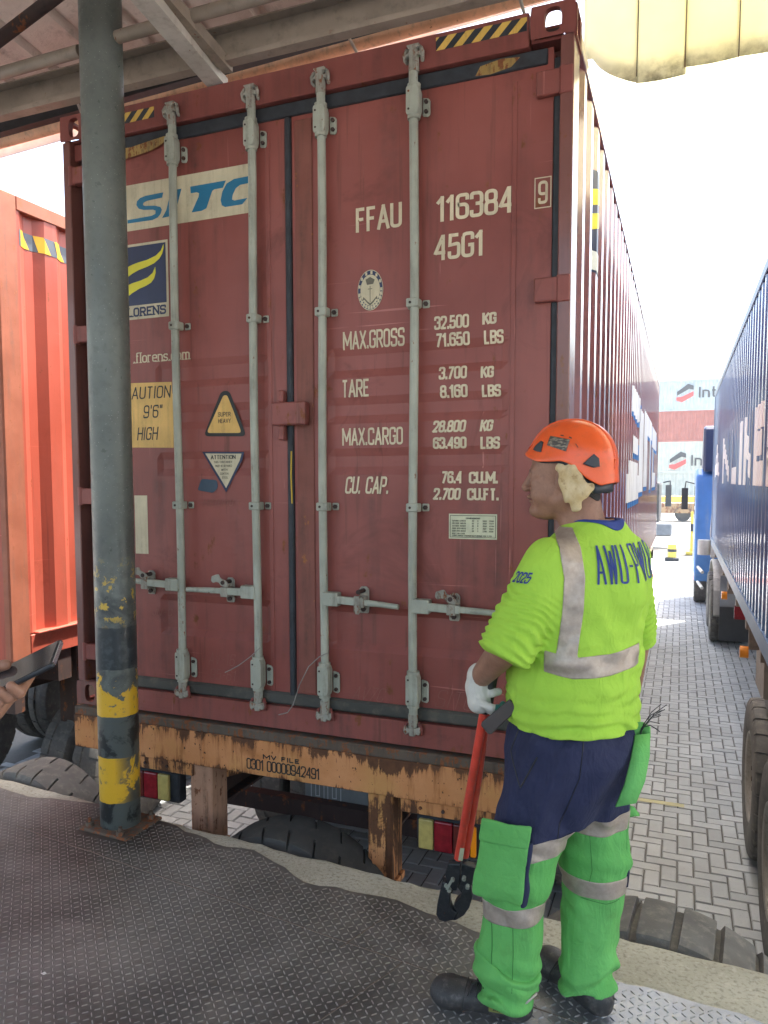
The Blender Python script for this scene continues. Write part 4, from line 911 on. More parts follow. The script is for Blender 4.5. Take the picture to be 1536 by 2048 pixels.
for u0, seq in ((.27, 'odra'), (1.83, 'ardo')):
    m = MB(); m.box(u0-.02, u0+.30, .055, .12, 1.075, 1.235); lt = m.build('tail_light', M['gasket'], ch, bevel=.008)
    x = u0-.005
    for k in seq:
        w = {'o': .028, 'd': .075, 'r': .085, 'a': .07}[k]; m = MB(); m.box(x, x+w-.004, .035, .055, 1.09, 1.222); m.build('lens', lens[k], lt, bevel=.006, seg=2); x += w
m = MB()
for x in (.70, 1.60): m.box(x, x+.012, .16, 11.9, 1.08, 1.50); m.box(x-.06, x+.07, .16, 11.9, 1.49, 1.515); m.box(x-.06, x+.07, .16, 11.9, 1.07, 1.085)
for y in (1.2, 2.8, 4.4, 6, 7.6, 9.2, 10.8): m.box(.0, 2.43, y, y+.10, 1.36, 1.50)
split(m.build('main_beam', M['chassis'], ch))
m = MB(); m.box(.02, 2.42, 2.06, 2.18, .46, .56); m.box(.02, 2.42, 3.36, 3.48, .46, .56); m.beam((.35, 1.3, 1.05), (.35, 3.4, .62), .06, .10); m.beam((1.9, 1.3, 1.05), (1.9, 3.4, .62), .06, .10); m.box(.3, 2.1, .9, .98, .70, .80)
split(m.build('axle', M['chassis'], ch))
for y in (2.12, 3.42, 10.2):
    for x, fl in ((.16, False), (.47, False), (1.97, True), (2.28, True)): part_wheel(WP, ch, x, y, .51, fl)
m = MB(); m.box(.78, 1.22, 1.02, 1.03, .62, .97); mf = m.build('mud_flap', plain('mudflap_white', (.24, .25, .25), .7, var=.2), ch)
m = MB()
for x in (.85, .96):
    for k, (a, b) in enumerate(((.0, .012), (.03, .036))):
        m.add([(x+a-.03, 1.018-k*.0005, .76+a), (x-a+.06, 1.018-k*.0005, .76+a), (x-a+.06, 1.018-k*.0005, .76+a+.005), (x+a-.03, 1.018-k*.0005, .76+a+.005)], [(0, 1, 2, 3)]); m.add([(x+a-.03, 1.017, .76+a), (x+a-.025, 1.017, .76+a), (x+a-.025, 1.017, .93-a), (x+a-.03, 1.017, .93-a)], [(0, 1, 2, 3)]); m.add([(x-a+.055, 1.0165, .76+a), (x-a+.06, 1.0165, .76+a), (x-a+.06, 1.0165, .93-a), (x-a+.055, 1.0165, .93-a)], [(0, 1, 2, 3)]); m.add([(x+a-.03, 1.016, .925-a), (x-a+.06, 1.016, .925-a), (x-a+.06, 1.016, .93-a), (x+a-.03, 1.016, .93-a)], [(0, 1, 2, 3)])
m.build('mud_flap_pattern', M['whitepaint'], mf, recalc=False)

# ------------------------------------------------------------------ orange-red container on the left
lx1 = -.99; lx0 = lx1-CW; ly = .50
M['orangered'] = paint('container_orange_red', (.40, .078, .045), (.22, .09, .06), .45, .05, rough=.42, scuff=.8); M['orangepost'] = paint('post_orange', (.34, .11, .06), (.2, .1, .07), .7, .25, (.28, .10, .05), rough=.6, sc=4)
lc = thing('shipping_container', 'bright orange-red shipping container at the left edge with hazard tape near its top', 'container', ((lx0+lx1)/2, ly+6, ZC))
m = MB(); m.box(lx1-.06, lx1, ly, ly+.16, Z(0), Z(CH)); m.box(lx0, lx0+.06, ly, ly+.16, Z(0), Z(CH)); split(m.build('corner_post', M['orangepost'], lc, bevel=.01))
lp = corr(lx1-.010, .036, ly+.16, ly+CL-.16, .31)
wall(lp, Z(.16), Z(CH-.08)).build('side_panel', M['orangered'], lc, recalc=False)
m = MB(); m.box(lx1-.06, lx1-.002, ly+.16, ly+CL-.05, Z(CH-.09), Z(CH-.004)); m.box(lx0, lx0+.06, ly+.16, ly+CL-.05, Z(CH-.09), Z(CH)); split(m.build('top_rail', M['orangepost'], lc, bevel=.004))
m = MB(); m.box(lx1-.05, lx1-.002, ly+.16, ly+CL-.05, Z(.0), Z(.15)); m.box(lx1-.05, lx1+.02, ly+.20, ly+CL-.05, Z(.15), Z(.165)); m.box(lx0, lx0+.05, ly+.1, ly+CL-.05, Z(.0), Z(CH-.1)); split(m.build('bottom_rail', M['orangered'], lc, bevel=.004))
m = MB(); m.box(lx0+.06, lx1-.06, ly+.03, ly+.07, Z(0), Z(CH)); m.box(lx0+.06, lx1-.06, ly+.1, ly+CL, Z(CH-.05), Z(CH-.03)); m.box(lx0+.06, lx1-.06, ly+.1, ly+CL, Z(.05), Z(.10)); m.box(lx0+.06, lx1-.0, ly+CL-.05, ly+CL, Z(0), Z(CH)); m.build('shell', M['orangered'], lc)
lpy = np.array([p[1] for p in lp]); lpx = np.array([p[0] for p in lp])
m = MB(); yy = ly+.18
tb = MB(); ty_ = MB(); 
q = side_patch('', rect(ly+.18, ly+.62, 2.60, 2.70), None, .002, wally=lpy, wallx=lpx); tb.add(q.v, q.f); hz = tb.build('hazard_tape', plain('tape_grey', (.10, .12, .14), .5), lc, recalc=False)
for k in range(3):
    a = ly+.20+k*.15; q = side_patch('', [(a, 2.60), (a+.09, 2.60), (a+.03, 2.70), (a-.03 if k else a, 2.70)], None, .004, wally=lpy, wallx=lpx); ty_.add(q.v, q.f)
split(ty_.build('yellow_stripe', plain('tape_yellow', (.75, .43, .02), .45), hz, recalc=False))
lch = thing('container_chassis', 'dark trailer chassis under the orange-red container at the left edge', 'trailer', ((lx0+lx1)/2, 5, 0))
m = MB()
for x in (lx0+.6, lx1-.9): m.box(x, x+.14, ly+.1, ly+11.9, 1.10, 1.54)
for y in (.4, 1.6, 3, 5, 7, 9, 11): m.box(lx0+.02, lx1-.02, ly+y, ly+y+.12, 1.34, 1.545)
split(m.build('main_beam', M['chassis'], lch)); m = MB(); m.box(lx0, lx1-.01, ly+.02, ly+.10, 1.22, 1.54); m.prism([(0, 1.54), (.0, 1.0), (.12, .78), (.16, .78), (.22, 1.54)], (lx1-.12, ly+.62, 0), (0, 1, 0), (0, 0, 1), (1, 0, 0), .05); m.box(lx1-.5, lx1-.05, ly+.9, ly+1.3, .75, 1.35); split(m.build('landing_frame', M['chassis'], lch))
for y in (1.75, 3.1):
    for x, fl in ((lx0+.16, False), (lx0+.47, False), (lx1-.47, True), (lx1-.16, True)): part_wheel(WP, lch, x, y, .51, fl)

# ------------------------------------------------------------------ blue container on the right, its chassis and tractor
bx = 3.40; by0, by1 = 1.10, 13.29; ZB = 1.45
M['blue'] = paint('container_blue', (.065, .15, .31), (.12, .17, .24), .35, .02, rough=.35, spec=.6, coat=.6); M['bluerail'] = paint('rail_blue', (.06, .12, .22), (.1, .1, .12), .4, .05, rough=.4)
bc = thing('shipping_container', 'dark blue shipping container with huge white lettering on the right of the lane', 'container', (bx+CW/2, 7, ZB))
bp = corr(bx+.010, -.036, by0+.16, by1-.16)
wall(bp, ZB+.14, ZB+CH-.09).build('side_panel', M['blue'], bc, recalc=False)
m = MB(); m.box(bx, bx+.06, by0, by1, ZB+CH-.09, ZB+CH-.004); m.box(bx, bx+.06, by0, by0+.16, ZB, ZB+CH-.09); m.box(bx, bx+.06, by1-.16, by1, ZB, ZB+CH-.09); m.build('frame', M['bluerail'], bc, bevel=.004)
m = MB(); m.box(bx, bx+.05, by0+.16, by1-.16, ZB+.0, ZB+.14); m.build('bottom_rail', M['bluerail'], bc, bevel=.003)
m = MB(); m.box(bx+.06, bx+CW, by0, by0+.05, ZB, ZB+CH); m.box(bx+.06, bx+CW, by1-.05, by1, ZB, ZB+CH-.01); m.box(bx+CW-.05, bx+CW, by0+.05, by1-.05, ZB, ZB+CH); m.box(bx+.06, bx+CW-.05, by0+.05, by1-.05, ZB+CH-.06, ZB+CH-.04); m.box(bx+.05, bx+CW-.05, by0+.05, by1-.05, ZB+.05, ZB+.12); m.build('shell', M['blue'], bc)
bpy_ = np.array([p[1] for p in bp]); bpx_ = np.array([p[0] for p in bp])
# letters read from far to near: position along the wall decreases
ltrs = MB()
def blk(c, ya, yb, v0, v1, th):
    if c == 'I': w = side_patch('', rect(yb, ya, v0, v1), None, .002, wally=bpy_, wallx=bpx_, sgn=-1, base=ZB); ltrs.add(w.v, w.f); return
    for si, q in text_quads(c, 0, 0, v1-v0, (ya-yb)/G[c][0]-0., th, total=ya-yb):
        P = [(ya-p[0], v0+p[1]) for p in q]; w = side_patch('', P, None, .002+.0004*si, wally=bpy_, wallx=bpx_, sgn=-1, base=ZB); ltrs.add(w.v, w.f)
for c, ya, yb in (('A', 12.6, 10.9), ('N', 9.7, 7.95), ('L', 7.5, 6.65), ('I', 6.2, 5.85), ('N', 5.5, 4.6), ('E', 4.32, 3.52), ('S', 3.3, 2.5)): blk(c, ya, yb, 1.18, 1.84, .20)
split(ltrs.build('letter', plain('letter_white', (.92, .93, .90), .45, var=.04), bc, recalc=False))
bch = thing('container_chassis', 'grey trailer chassis carrying the blue container', 'trailer', (bx+CW/2, 5, 0))
m = MB(); 
for x in (bx+.75, bx+1.6): m.box(x, x+.14, by0+.3, by1-.3, 1.05, 1.44)
for y in (1.6, 3.4, 4.8, 6.2, 7.6, 9.2, 12): m.box(bx+.03, bx+CW-.03, y, y+.12, 1.30, 1.445)
m.box(bx+.3, bx+2.1, 3.0, 3.12, .46, .56); m.box(bx+.2, bx+1.0, 4.9, 5.7, .6, 1.25)
split(m.build('main_beam', M['steelgrey'], bch))
for y in (2.98, 1.65):
    for x, fl in ((bx+.06, False), (bx+.38, False), (bx+CW-.44, True), (bx+CW-.13, True)): part_wheel(WP, bch, x, y, .56, fl).scale = (1, 1.1, 1.1)
for y, z in ((4.75, 1.10), (8.3, 1.13)):
    m = MB(); m.cyl((bx+.05, y, z), (bx-.02, y, z), .055, 16); o = m.build('marker_lamp', lens['o'], bch, bevel=.006); m = MB(); m.box(bx+.05, bx+.14, y-.03, y+.03, z+.03, 1.34); m.build('lamp_bracket', M['steelgrey'], bch)
m = MB(); m.box(bx+.10, bx+.5, 7.6, 7.64, .93, 1.10); m.build('red_reflector', lens['r'], bch)
# tractor
M['cab'] = paint('cab_blue', (.09, .24, .55), (.3, .35, .4), .4, 0, rough=.3); M['fender'] = paint('fender_pale', (.50, .49, .45), (.3, .28, .24), .6, .05, rough=.6, sc=3); M['flap'] = plain('flap_black', (.03, .032, .036), .6); M['glass'] = plain('cab_glass', (.03, .045, .055), .08, spec=.8)
tr_ = thing('truck_tractor', 'light blue truck cab with a pale mudguard ahead of the blue container', 'truck', (bx+1.2, 14, 0))
tx = bx-.27
m = MB(); m.prism([(14.35, .75), (14.35, 2.78), (14.6, 2.92), (15.9, 2.92), (16.2, 2.75), (16.35, 1.9), (16.4, .55), (15.9, .45), (15.75, .95), (15.1, .95), (14.95, .55), (14.6, .55)], (tx, 0, 0), (0, 1, 0), (0, 0, 1), (1, 0, 0), 2.4); cab = m.build('cab', M['cab'], tr_, bevel=.05, seg=3)
m = MB(); m.prism([(15.1, 1.85), (15.15, 2.55), (15.95, 2.55), (16.1, 1.85)], (tx-.006, 0, 0), (0, 1, 0), (0, 0, 1), (1, 0, 0), .006); m.build('side_window', M['glass'], cab); m = MB(); m.box(tx-.008, tx, 14.5, 15.0, 2.05, 2.12); m.box(tx-.008, tx, 14.45, 16.3, 1.40, 1.45); m.build('trim', M['whitepaint'], cab)
m = MB(); m.prism([(14.15, 2.85), (14.15, 3.75), (14.45, 3.80), (15.2, 3.3), (15.5, 2.93)], (tx+.12, 0, 0), (0, 1, 0), (0, 0, 1), (1, 0, 0), 2.1); m.build('air_deflector', M['navy'], tr_, bevel=.04)
m = MB()
pr = []
for k in range(11): a = PI*k/10; pr.append((11.6+1.18*math.cos(a)*(1 if k > 0 else 1), .52+.78*math.sin(a)**.6))
pr2 = [(y+(11.6-y)*.03, z-.03) for y, z in pr][::-1]
m.prism(pr+pr2, (bx-.03, 0, 0), (0, 1, 0), (0, 0, 1), (1, 0, 0), .62); m.build('mudguard', M['fender'], tr_)
m = MB(); m.box(bx+.06, bx+.6, 10.36, 10.40, .12, .66); m.build('mud_flap', M['flap'], tr_); m = MB(); m.box(bx+.06, bx+.6, 10.41, 10.44, .66, 1.15); m.build('mud_flap_panel', plain('flap_grey', (.30, .33, .37), .5), tr_)
m = MB(); m.box(bx+.7, bx+.84, 9.6, 16, .75, 1.0); m.box(bx+1.6, bx+1.74, 9.6, 16, .75, 1.0); m.box(bx+.1, bx+.6, 12.9, 14.0, .45, .9); split(m.build('frame_rail', M['chassis'], tr_))
for z in (.62, .92): m = MB(); m.tube([(bx-.14, 12.95, z), (bx-.20, 13.9, z)], .03, 10); m.build('side_rail', M['fender'], tr_)
m = MB(); m.box(bx+.02, bx+.3, 13.6, 14.2, 1.15, 1.5); m.cyl((bx-.10, 13.85, 1.18), (bx-.10, 13.85, 1.48), .12, 16); m.tube([(bx+.1, 13.9, .9), (bx+.02, 13.95, 1.6), (bx+.05, 14.0, 2.1)], .02, 8); m.build('air_tank', M['fender'], tr_)
for y in (10.98, 12.28, 15.42):
    for x, fl in ((bx+.06, False), (bx+.37, False), (bx+1.95, True), (bx+2.26, True)):
        if y > 15 and x in (bx+.37, bx+1.95): continue
        part_wheel(WP, tr_, x-(.18 if y > 15 else 0), y, .51, fl)
m = MB(); m.tube([(tx, 16.3, 2.6), (tx-.18, 16.5, 2.65), (tx-.2, 16.5, 2.5)], .015, 8); m.box(tx-.27, tx-.13, 16.47, 16.55, 2.0, 2.5); m.build('mirror', M['black'], cab)
for o in list(WP.children)+[WP]: bpy.data.objects.remove(o)

# ------------------------------------------------------------------ far stacks, trailer, bollards
M['farwhite'] = paint('far_white', (.36, .43, .46), (.26, .30, .31), .4, .02); M['farred'] = paint('far_red', (.33, .10, .075), (.3, .1, .08), .4, .02); M['farcream'] = paint('far_cream', (.42, .45, .40), (.32, .31, .24), .4, .02)
def far_cont(x0, y0, z0, L, mat, label, group=None, H_=2.59):
    t_ = thing('shipping_container', label, 'container', (x0+L/2, y0+1.2, z0), 0, group)
    P = []; x = x0+.1
    while x+.30 < x0+L-.1: P += [(x, y0+.04), (x+.10, y0+.04), (x+.15, y0+.085), (x+.25, y0+.085), ]; x += .30
    n = len(P); m = MB(); m.add([(a, b, z0+.14) for a, b in P]+[(a, b, z0+H_-.12) for a, b in P], [(i, i+1, n+i+1, n+i) for i in range(n-1)]); m.build('side_panel', mat, t_, recalc=False)
    m = MB(); m.box(x0, x0+L, y0, y0+.1, z0, z0+.14); m.box(x0, x0+L, y0, y0+.1, z0+H_-.12, z0+H_-.01); m.box(x0, x0+.12, y0, y0+.12, z0+.14, z0+H_-.12); m.box(x0+L-.12, x0+L, y0, y0+.12, z0+.14, z0+H_-.12); m.box(x0, x0+L, y0+.12, y0+2.4, z0+.01, z0+H_-.02); m.build('frame', mat, t_)
    return t_
FY = 68.
def logo(t_, x, z, s):
    m = MB(); m.poly([(x, FY-.02, z+1.0*s), (x+1.0*s, FY-.02, z+1.75*s), (x+1.5*s, FY-.02, z+1.55*s), (x+1.5*s, FY-.02, z+1.15*s), (x+1.1*s, FY-.02, z+1.25*s), (x, FY-.02, z+.62*s)]); m.build('logo_top', M['gasket'], t_, recalc=False)
    m = MB(); m.poly([(x-.05*s, FY-.02, z+.45*s), (x+.45*s, FY-.02, z+.5*s), (x+1.5*s, FY-.02, z+1.0*s), (x+1.5*s, FY-.02, z+.55*s), (x+.45*s, FY-.02, z-.05*s), (x-.05*s, FY-.02, z+.15*s)]); m.build('logo_bottom', plain('logo_red', (.65, .06, .05)), t_, recalc=False)
    m = MB(); put_text(m, text_quads('Inter', x+1.95*s, z+.35*s, 1.05*s, .62*s, .16*s), lambda u, v, e=0: (u, FY-.02-e, v), maxlen=5); m.build('lettering', M['gasket'], t_, recalc=False)
rows = [(8.55, 'farwhite', 'white container on top of the far stack, dark and red hexagon logo', 1), (5.96, 'farred', 'salmon-red container second from the top of the far stack', 0), (3.37, 'farcream', 'pale container below the red one in the far stack', 2), (.78, 'farcream', 'pale yellow container at the foot of the far stack', 0)]
for z, mt, lab, lg_ in rows:
    a = far_cont(-1.5, FY, z, 12.19, M[mt], lab)
    if lg_ == 1: logo(a, 2.35, z+.75, .85)
    if lg_ == 2: logo(a, 1.9, z+.25, .85)
    if mt == 'farred':
        m = MB(); put_text(m, text_quads('HP', 5.3, z+1.0, 1.3, .5, .2), lambda u, v, e=0: (u, FY-.02-e, v), maxlen=5); m.build('lettering', paint('far_brown', (.2, .06, .04)), a, recalc=False)
mb = thing('flatbed_trailer', 'yellow flatbed trailer with striped rear below the far stack', 'trailer', (4, 52, 0))
m = MB(); m.box(-3, 9.5, 51, 53.4, 1.25, 1.62); m.build('bed', plain('trailer_yellow', (.55, .38, .06), .5), mb); m = MB(); m.box(-3, 9.5, 51.05, 51.1, .55, 1.2)
m.build('skirt', paint('skirt_rust', (.35, .22, .1), (.1, .1, .08), 1., .5, sc=1), mb)
for x in (-1, .3, 3.0, 6.9, 8.2): m = MB(); m.lathe([(.48, 0), (.5, .05), (.5, .25), (.2, .28), (.01, .28)], (x, 50.9, .5), 'y', 20); m.build('wheel', M['rubber'], mb)
tc = thing('white_truck', 'white truck cab with a black tyre and mirror parked beyond the blue cab', 'truck', (5.4, 33, 0))
m = MB(); m.prism([(4.62, .7), (4.62, 2.5), (4.9, 2.95), (7, 2.95), (7, .7)], (0, 32, 0), (1, 0, 0), (0, 0, 1), (0, 1, 0), 5); m.build('cab', M['farwhite'], tc, bevel=.12, seg=3)
m = MB(); m.prism([(4.75, 2.0), (4.8, 2.6), (6.8, 2.6), (6.8, 1.7)], (0, 31.98, 0), (1, 0, 0), (0, 0, 1), (0, 1, 0), .02); m.build('windscreen', M['glass'], tc)
m = MB(); m.box(4.30, 4.50, 31.6, 31.7, 1.75, 2.45); m.tube([(4.6, 31.9, 2.5), (4.4, 31.65, 2.55), (4.4, 31.65, 2.4)], .025, 8); m.build('mirror', M['flap'], tc); m = MB(); m.lathe([(.35, 0), (.5, .05), (.5, .3), (.01, .3)], (4.95, 31.75, .5), 'y', 24); m.build('wheel', M['rubber'], tc)
dk = thing('parked_truck', 'dark truck front with a tall mirror just past the end of the maroon container', 'truck', (1.3, 30, 0))
m = MB(); m.box(.2, 2.05, 30, 34, .6, 2.6); m.build('cab', M['flap'], dk, bevel=.08, seg=2); m = MB(); m.box(2.28, 2.50, 29.6, 29.75, 1.65, 2.5); m.tube([(2.2, 30, 2.6), (2.45, 29.7, 2.65), (2.45, 29.7, 2.5)], .03, 8); m.build('mirror', M['gasket'], dk, bevel=.03); m = MB(); m.box(1.9, 2.55, 29.7, 30.4, .45, 1.0); m.build('front_bumper', plain('bumper_grey', (.2, .22, .24)), dk, bevel=.06)
M['bolly'] = paint('bollard_yellow', (.66, .50, .08), (.3, .25, .1), .5, .02)
for i, (x, y, lab) in enumerate(((2.62, 24.5, 'low yellow barrier block nearest the maroon container'), (3.28, 27, 'tall yellow bollard post in the middle of the far lane'), (3.75, 27.5, 'yellow bollard with dark bands beside the blue cab'), (3.55, 22.0, 'short yellow bollard right at the front of the blue cab'))):
    b_ = thing('bollard', lab, 'bollard', (x, y, 0), 0, 'yellow bollards at the end of the lane'); hgt = [.55, 1.55, 1.1, .45][i]
    m = MB(); m.cyl((x, y, .1), (x, y, hgt), [.14, .09, .09, .10][i], 16); m.build('shaft', M['bolly'], b_); m = MB(); m.box(x-.22, x+.22, y-.2, y+.2, 0, .12); m.build('base', M['bolly'] if i % 2 else M['gasket'], b_, bevel=.02)
    m = MB(); m.cyl((x, y, hgt*.55), (x, y, hgt*.72), [.142, .092, .092, .102][i], 16); m.build('band', M['gasket'], b_)

# ------------------------------------------------------------------ implicit surfaces for bodies and cloth
D_ = np.array([-.121, .993, 0.]); D_ /= np.linalg.norm(D_); R_ax = np.array([D_[1], -D_[0], 0.])
def LW(p):
    """person frame (right, away, up from dock floor) -> world"""
    p = np.asarray(p, float); return np.array([CAM[0], CAM[1], ZP])+p[..., 0:1]*R_ax+p[..., 1:2]*D_+p[..., 2:3]*np.array([0, 0, 1.])
_lat = rng.rand(32, 32, 32).astype(np.float32)
def vn(P, s, off=0.):
    """smooth value noise in 0..1"""
    q = P*s+off+100; i = np.floor(q).astype(int); f = (q-i).astype(np.float32); f = f*f*(3-2*f); i %= 32; j = (i+1) % 32
    r = 0
    for a in (0, 1):
        for b in (0, 1):
            for c in (0, 1):
                w = (f[..., 0] if a else 1-f[..., 0])*(f[..., 1] if b else 1-f[..., 1])*(f[..., 2] if c else 1-f[..., 2])
                r = r+w*_lat[(j if a else i)[..., 0], (j if b else i)[..., 1], (j if c else i)[..., 2]]
    return r
def smin(a, b, k): h = np.clip(.5+.5*(b-a)/k, 0, 1); return b+(a-b)*h-k*h*(1-h)
def smax(a, b, k): return -smin(-a, -b, k)
def cone(P, a, b, ra, rb):
    """tapered capsule"""
    a = np.array(a, np.float32); b = np.array(b, np.float32); ab = b-a; t = np.clip(((P-a)@ab)/(ab@ab), 0, 1)
    return np.linalg.norm(P-a-t[..., None]*ab, axis=-1)-(ra+(rb-ra)*t)
def ell3(P, c, r, B=None):
    q = P-np.array(c, np.float32)
    if B is not None: q = q@np.array(B, np.float32).T
    r = np.array(r, np.float32); k = np.linalg.norm(q/r, axis=-1); return (k-1)*r.min()*np.minimum(1, .6+.4*k)
def loft(P, tab, F, Lx, e=2.3):
    """stack of superellipses: rows (z, cr, cd, a, b) with a along F and b along L"""
    T_ = np.array(tab); z = P[..., 2]; cr, cd_, a, b = [np.interp(z, T_[:, 0], T_[:, k]) for k in (1, 2, 3, 4)]
    dx, dy = P[..., 0]-cr, P[..., 1]-cd_; u = np.abs(dx*F[0]+dy*F[1])/a; v = np.abs(dx*Lx[0]+dy*Lx[1])/b
    k = (u**e+v**e)**(1/e); d = (k-1)*np.minimum(a, b); dz = np.maximum(T_[0, 0]-z, z-T_[-1, 0]); return np.maximum(d, dz)
def surface(sdf, lo, hi, h):
    ax = [np.arange(lo[k], hi[k]+h, h, dtype=np.float32) for k in range(3)]; n = [len(a) for a in ax]
    val = np.empty(n, np.float32); step = max(1, int(1.2e6/(n[1]*n[2])))
    for i in range(0, n[0], step):
        g = np.stack(np.meshgrid(ax[0][i:i+step], ax[1], ax[2], indexing='ij'), -1); val[i:i+step] = sdf(g)
    ins = val < 0; c = [(a, b, d) for a in (0, 1) for b in (0, 1) for d in (0, 1)]; sl = lambda A, o: A[o[0]:n[0]-1+o[0], o[1]:n[1]-1+o[1], o[2]:n[2]-1+o[2]]
    cnt = sum(sl(ins, o).astype(np.int8) for o in c); act = (cnt > 0) & (cnt < 8); idx = np.full(act.shape, -1, np.int64); ids = np.argwhere(act); idx[act] = np.arange(len(ids))
    acc = np.zeros((len(ids), 3)); num = np.zeros(len(ids)); cv = {o: val[ids[:, 0]+o[0], ids[:, 1]+o[1], ids[:, 2]+o[2]] for o in c}
    for a in c:
        for k in range(3):
            if a[k] == 0:
                b = list(a); b[k] = 1; b = tuple(b); va, vb = cv[a], cv[b]; m = (va < 0) != (vb < 0); t = np.where(m, va/np.where(m, va-vb, 1), 0)
                p = np.tile(np.array(a, float), (len(ids), 1)); p[:, k] = t; acc[m] += p[m]; num[m] += 1
    V = np.array(lo)+(ids+acc/num[:, None])*h; F = []
    for k in range(3):
        u, v = (k+1) % 3, (k+2) % 3; A = [slice(None)]*3; Bs = [slice(None)]*3; A[k] = slice(0, -1); Bs[k] = slice(1, None)
        e = ins[tuple(A)] != ins[tuple(Bs)]; pos = np.argwhere(e); pos = pos[(pos[:, u] > 0) & (pos[:, v] > 0) & (pos[:, u] < n[u]-1) & (pos[:, v] < n[v]-1)]
        s = ins[tuple(pos.T)]; q = []
        for du, dv in ((1, 1), (0, 1), (0, 0), (1, 0)): w = pos.copy(); w[:, u] -= du; w[:, v] -= dv; q.append(idx[tuple(w.T)])
        q = np.stack(q, 1); q = np.where(s[:, None], q, q[:, ::-1]); F.append(q[(q >= 0).all(1)])
    return V, np.concatenate(F)
def relax(V, F, it=1, lam=.5):
    n = len(V); E_ = np.concatenate([F[:, [0, 1]], F[:, [1, 2]], F[:, [2, 3]], F[:, [3, 0]]])
    for _ in range(it):
        s = np.zeros((n, 3)); c = np.zeros(n); np.add.at(s, E_[:, 0], V[E_[:, 1]]); np.add.at(s, E_[:, 1], V[E_[:, 0]]); np.add.at(c, E_[:, 0], 1); np.add.at(c, E_[:, 1], 1)
        V = V+(s/np.maximum(c, 1)[:, None]-V)*lam
    return V
def vnormals(V, F):
    a = V[F[:, 2]]-V[F[:, 0]]; b = V[F[:, 3]]-V[F[:, 1]]; nn = np.cross(a, b); N = np.zeros_like(V)
    for k in range(4): np.add.at(N, F[:, k], nn)
    return N/np.maximum(np.linalg.norm(N, axis=1), 1e-9)[:, None]
def clip_pos(V, N, F, f, off):
    """part of the surface where f > 0, lifted along the normals"""
    T_ = np.concatenate([F[:, [0, 1, 2]], F[:, [0, 2, 3]]]) if F.shape[1] == 4 else F; keep = (f[T_] > 0).any(1); T_ = T_[keep]; P = []; Q = []; cache = {}
    def vid(i):
        if ('v', i) not in cache: cache[('v', i)] = len(P); P.append(V[i]+N[i]*off)
        return cache[('v', i)]
    def eid(i, j):
        k = (min(i, j), max(i, j))
        if k not in cache: t = f[k[0]]/(f[k[0]]-f[k[1]]); cache[k] = len(P); P.append((V[k[0]]+N[k[0]]*off)*(1-t)+(V[k[1]]+N[k[1]]*off)*t)
        return cache[k]
    for t in T_:
        out = []
        for a, b in ((0, 1), (1, 2), (2, 0)):
            i, j = t[a], t[b]
            if f[i] > 0: out.append(vid(i))
            if (f[i] > 0) != (f[j] > 0): out.append(eid(i, j))
        if len(out) >= 3: Q.append(tuple(out))
    return P, Q
def bake(name, V, F, mat, parent, attrs=None, smooth=True, world=True):
    me = mesh_np(name, LW(V) if world else V, F.tolist() if hasattr(F, 'tolist') else F, mat, smooth=smooth)
    for k, a in (attrs or {}).items(): at = me.attributes.new(k, 'FLOAT', 'POINT'); at.data.foreach_set('value', np.asarray(a, np.float32))
    return link(name, me, parent)
def cloth_tape(name, V, N, F, f, off, mat, parent, th=.0015):
    P, Q = clip_pos(V, N, F, f, off)
    o = bake(name, np.array(P), Q, mat, parent)
    s = o.modifiers.new('s', 'SOLIDIFY'); s.thickness = th; s.offset = -1; return o

def fabric(name, base, dark, rough=.8, weave=900, attr=None):
    t = NT(name, rough, 0, .25); n = t.noise(3.5, 5, .6)
    c = t.mix(t.ramp(n, .3, .72), dark, base); c = t.mix(t.math('MULTIPLY', t.ramp(t.noise(11, 5, .65), .58, .8), .25), c, tuple(k*.55 for k in base)); t.col(c)
    cr = t.math('ADD', t.math('MULTIPLY', t.noise(14, 5, .5, t.mapping((1.6, 1.6, .7)), 1.2), 1.), t.math('MULTIPLY', t.noise(45, 4, .5, None, .8), .35)); t.bump(cr, .55, .012); return t.mat
M['lime'] = fabric('shirt_lime', (.37, .61, .065), (.31, .53, .055))
M['green'] = fabric('trouser_green', (.15, .45, .125), (.10, .35, .085))
M['navycloth'] = fabric('trouser_navy', (.030, .034, .075), (.022, .025, .058))
t = NT('reflective_tape', .42, .35); n_ = t.noise(60, 4, .6); t.col(t.mix(t.ramp(n_, .3, .7), (.33, .27, .225), (.43, .36, .30))); t.bump(t.noise(25, 4), .35, .004); M['tape'] = t.mat
t = NT('skin', .5, 0, .4); c = t.mix(t.ramp(t.noise(24, 6, .65), .32, .68), (.235, .115, .073), (.32, .165, .108)); c = t.mix(t.math('MULTIPLY', t.ramp(t.noise(110, 4), .52, .75), .3), c, (.15, .07, .05)); t.col(c); t.put(t.b.inputs['Subsurface Weight'], .06); t.put(t.b.inputs['Subsurface Radius'], (.02, .008, .004)); t.bump(t.noise(260, 3), .25, .0015); M['skin'] = t.mat
M['glove'] = fabric('glove_knit', (.60, .58, .52), (.48, .46, .41), weave=600); M['teal_'] = plain('glove_print', (.05, .22, .19), .6)

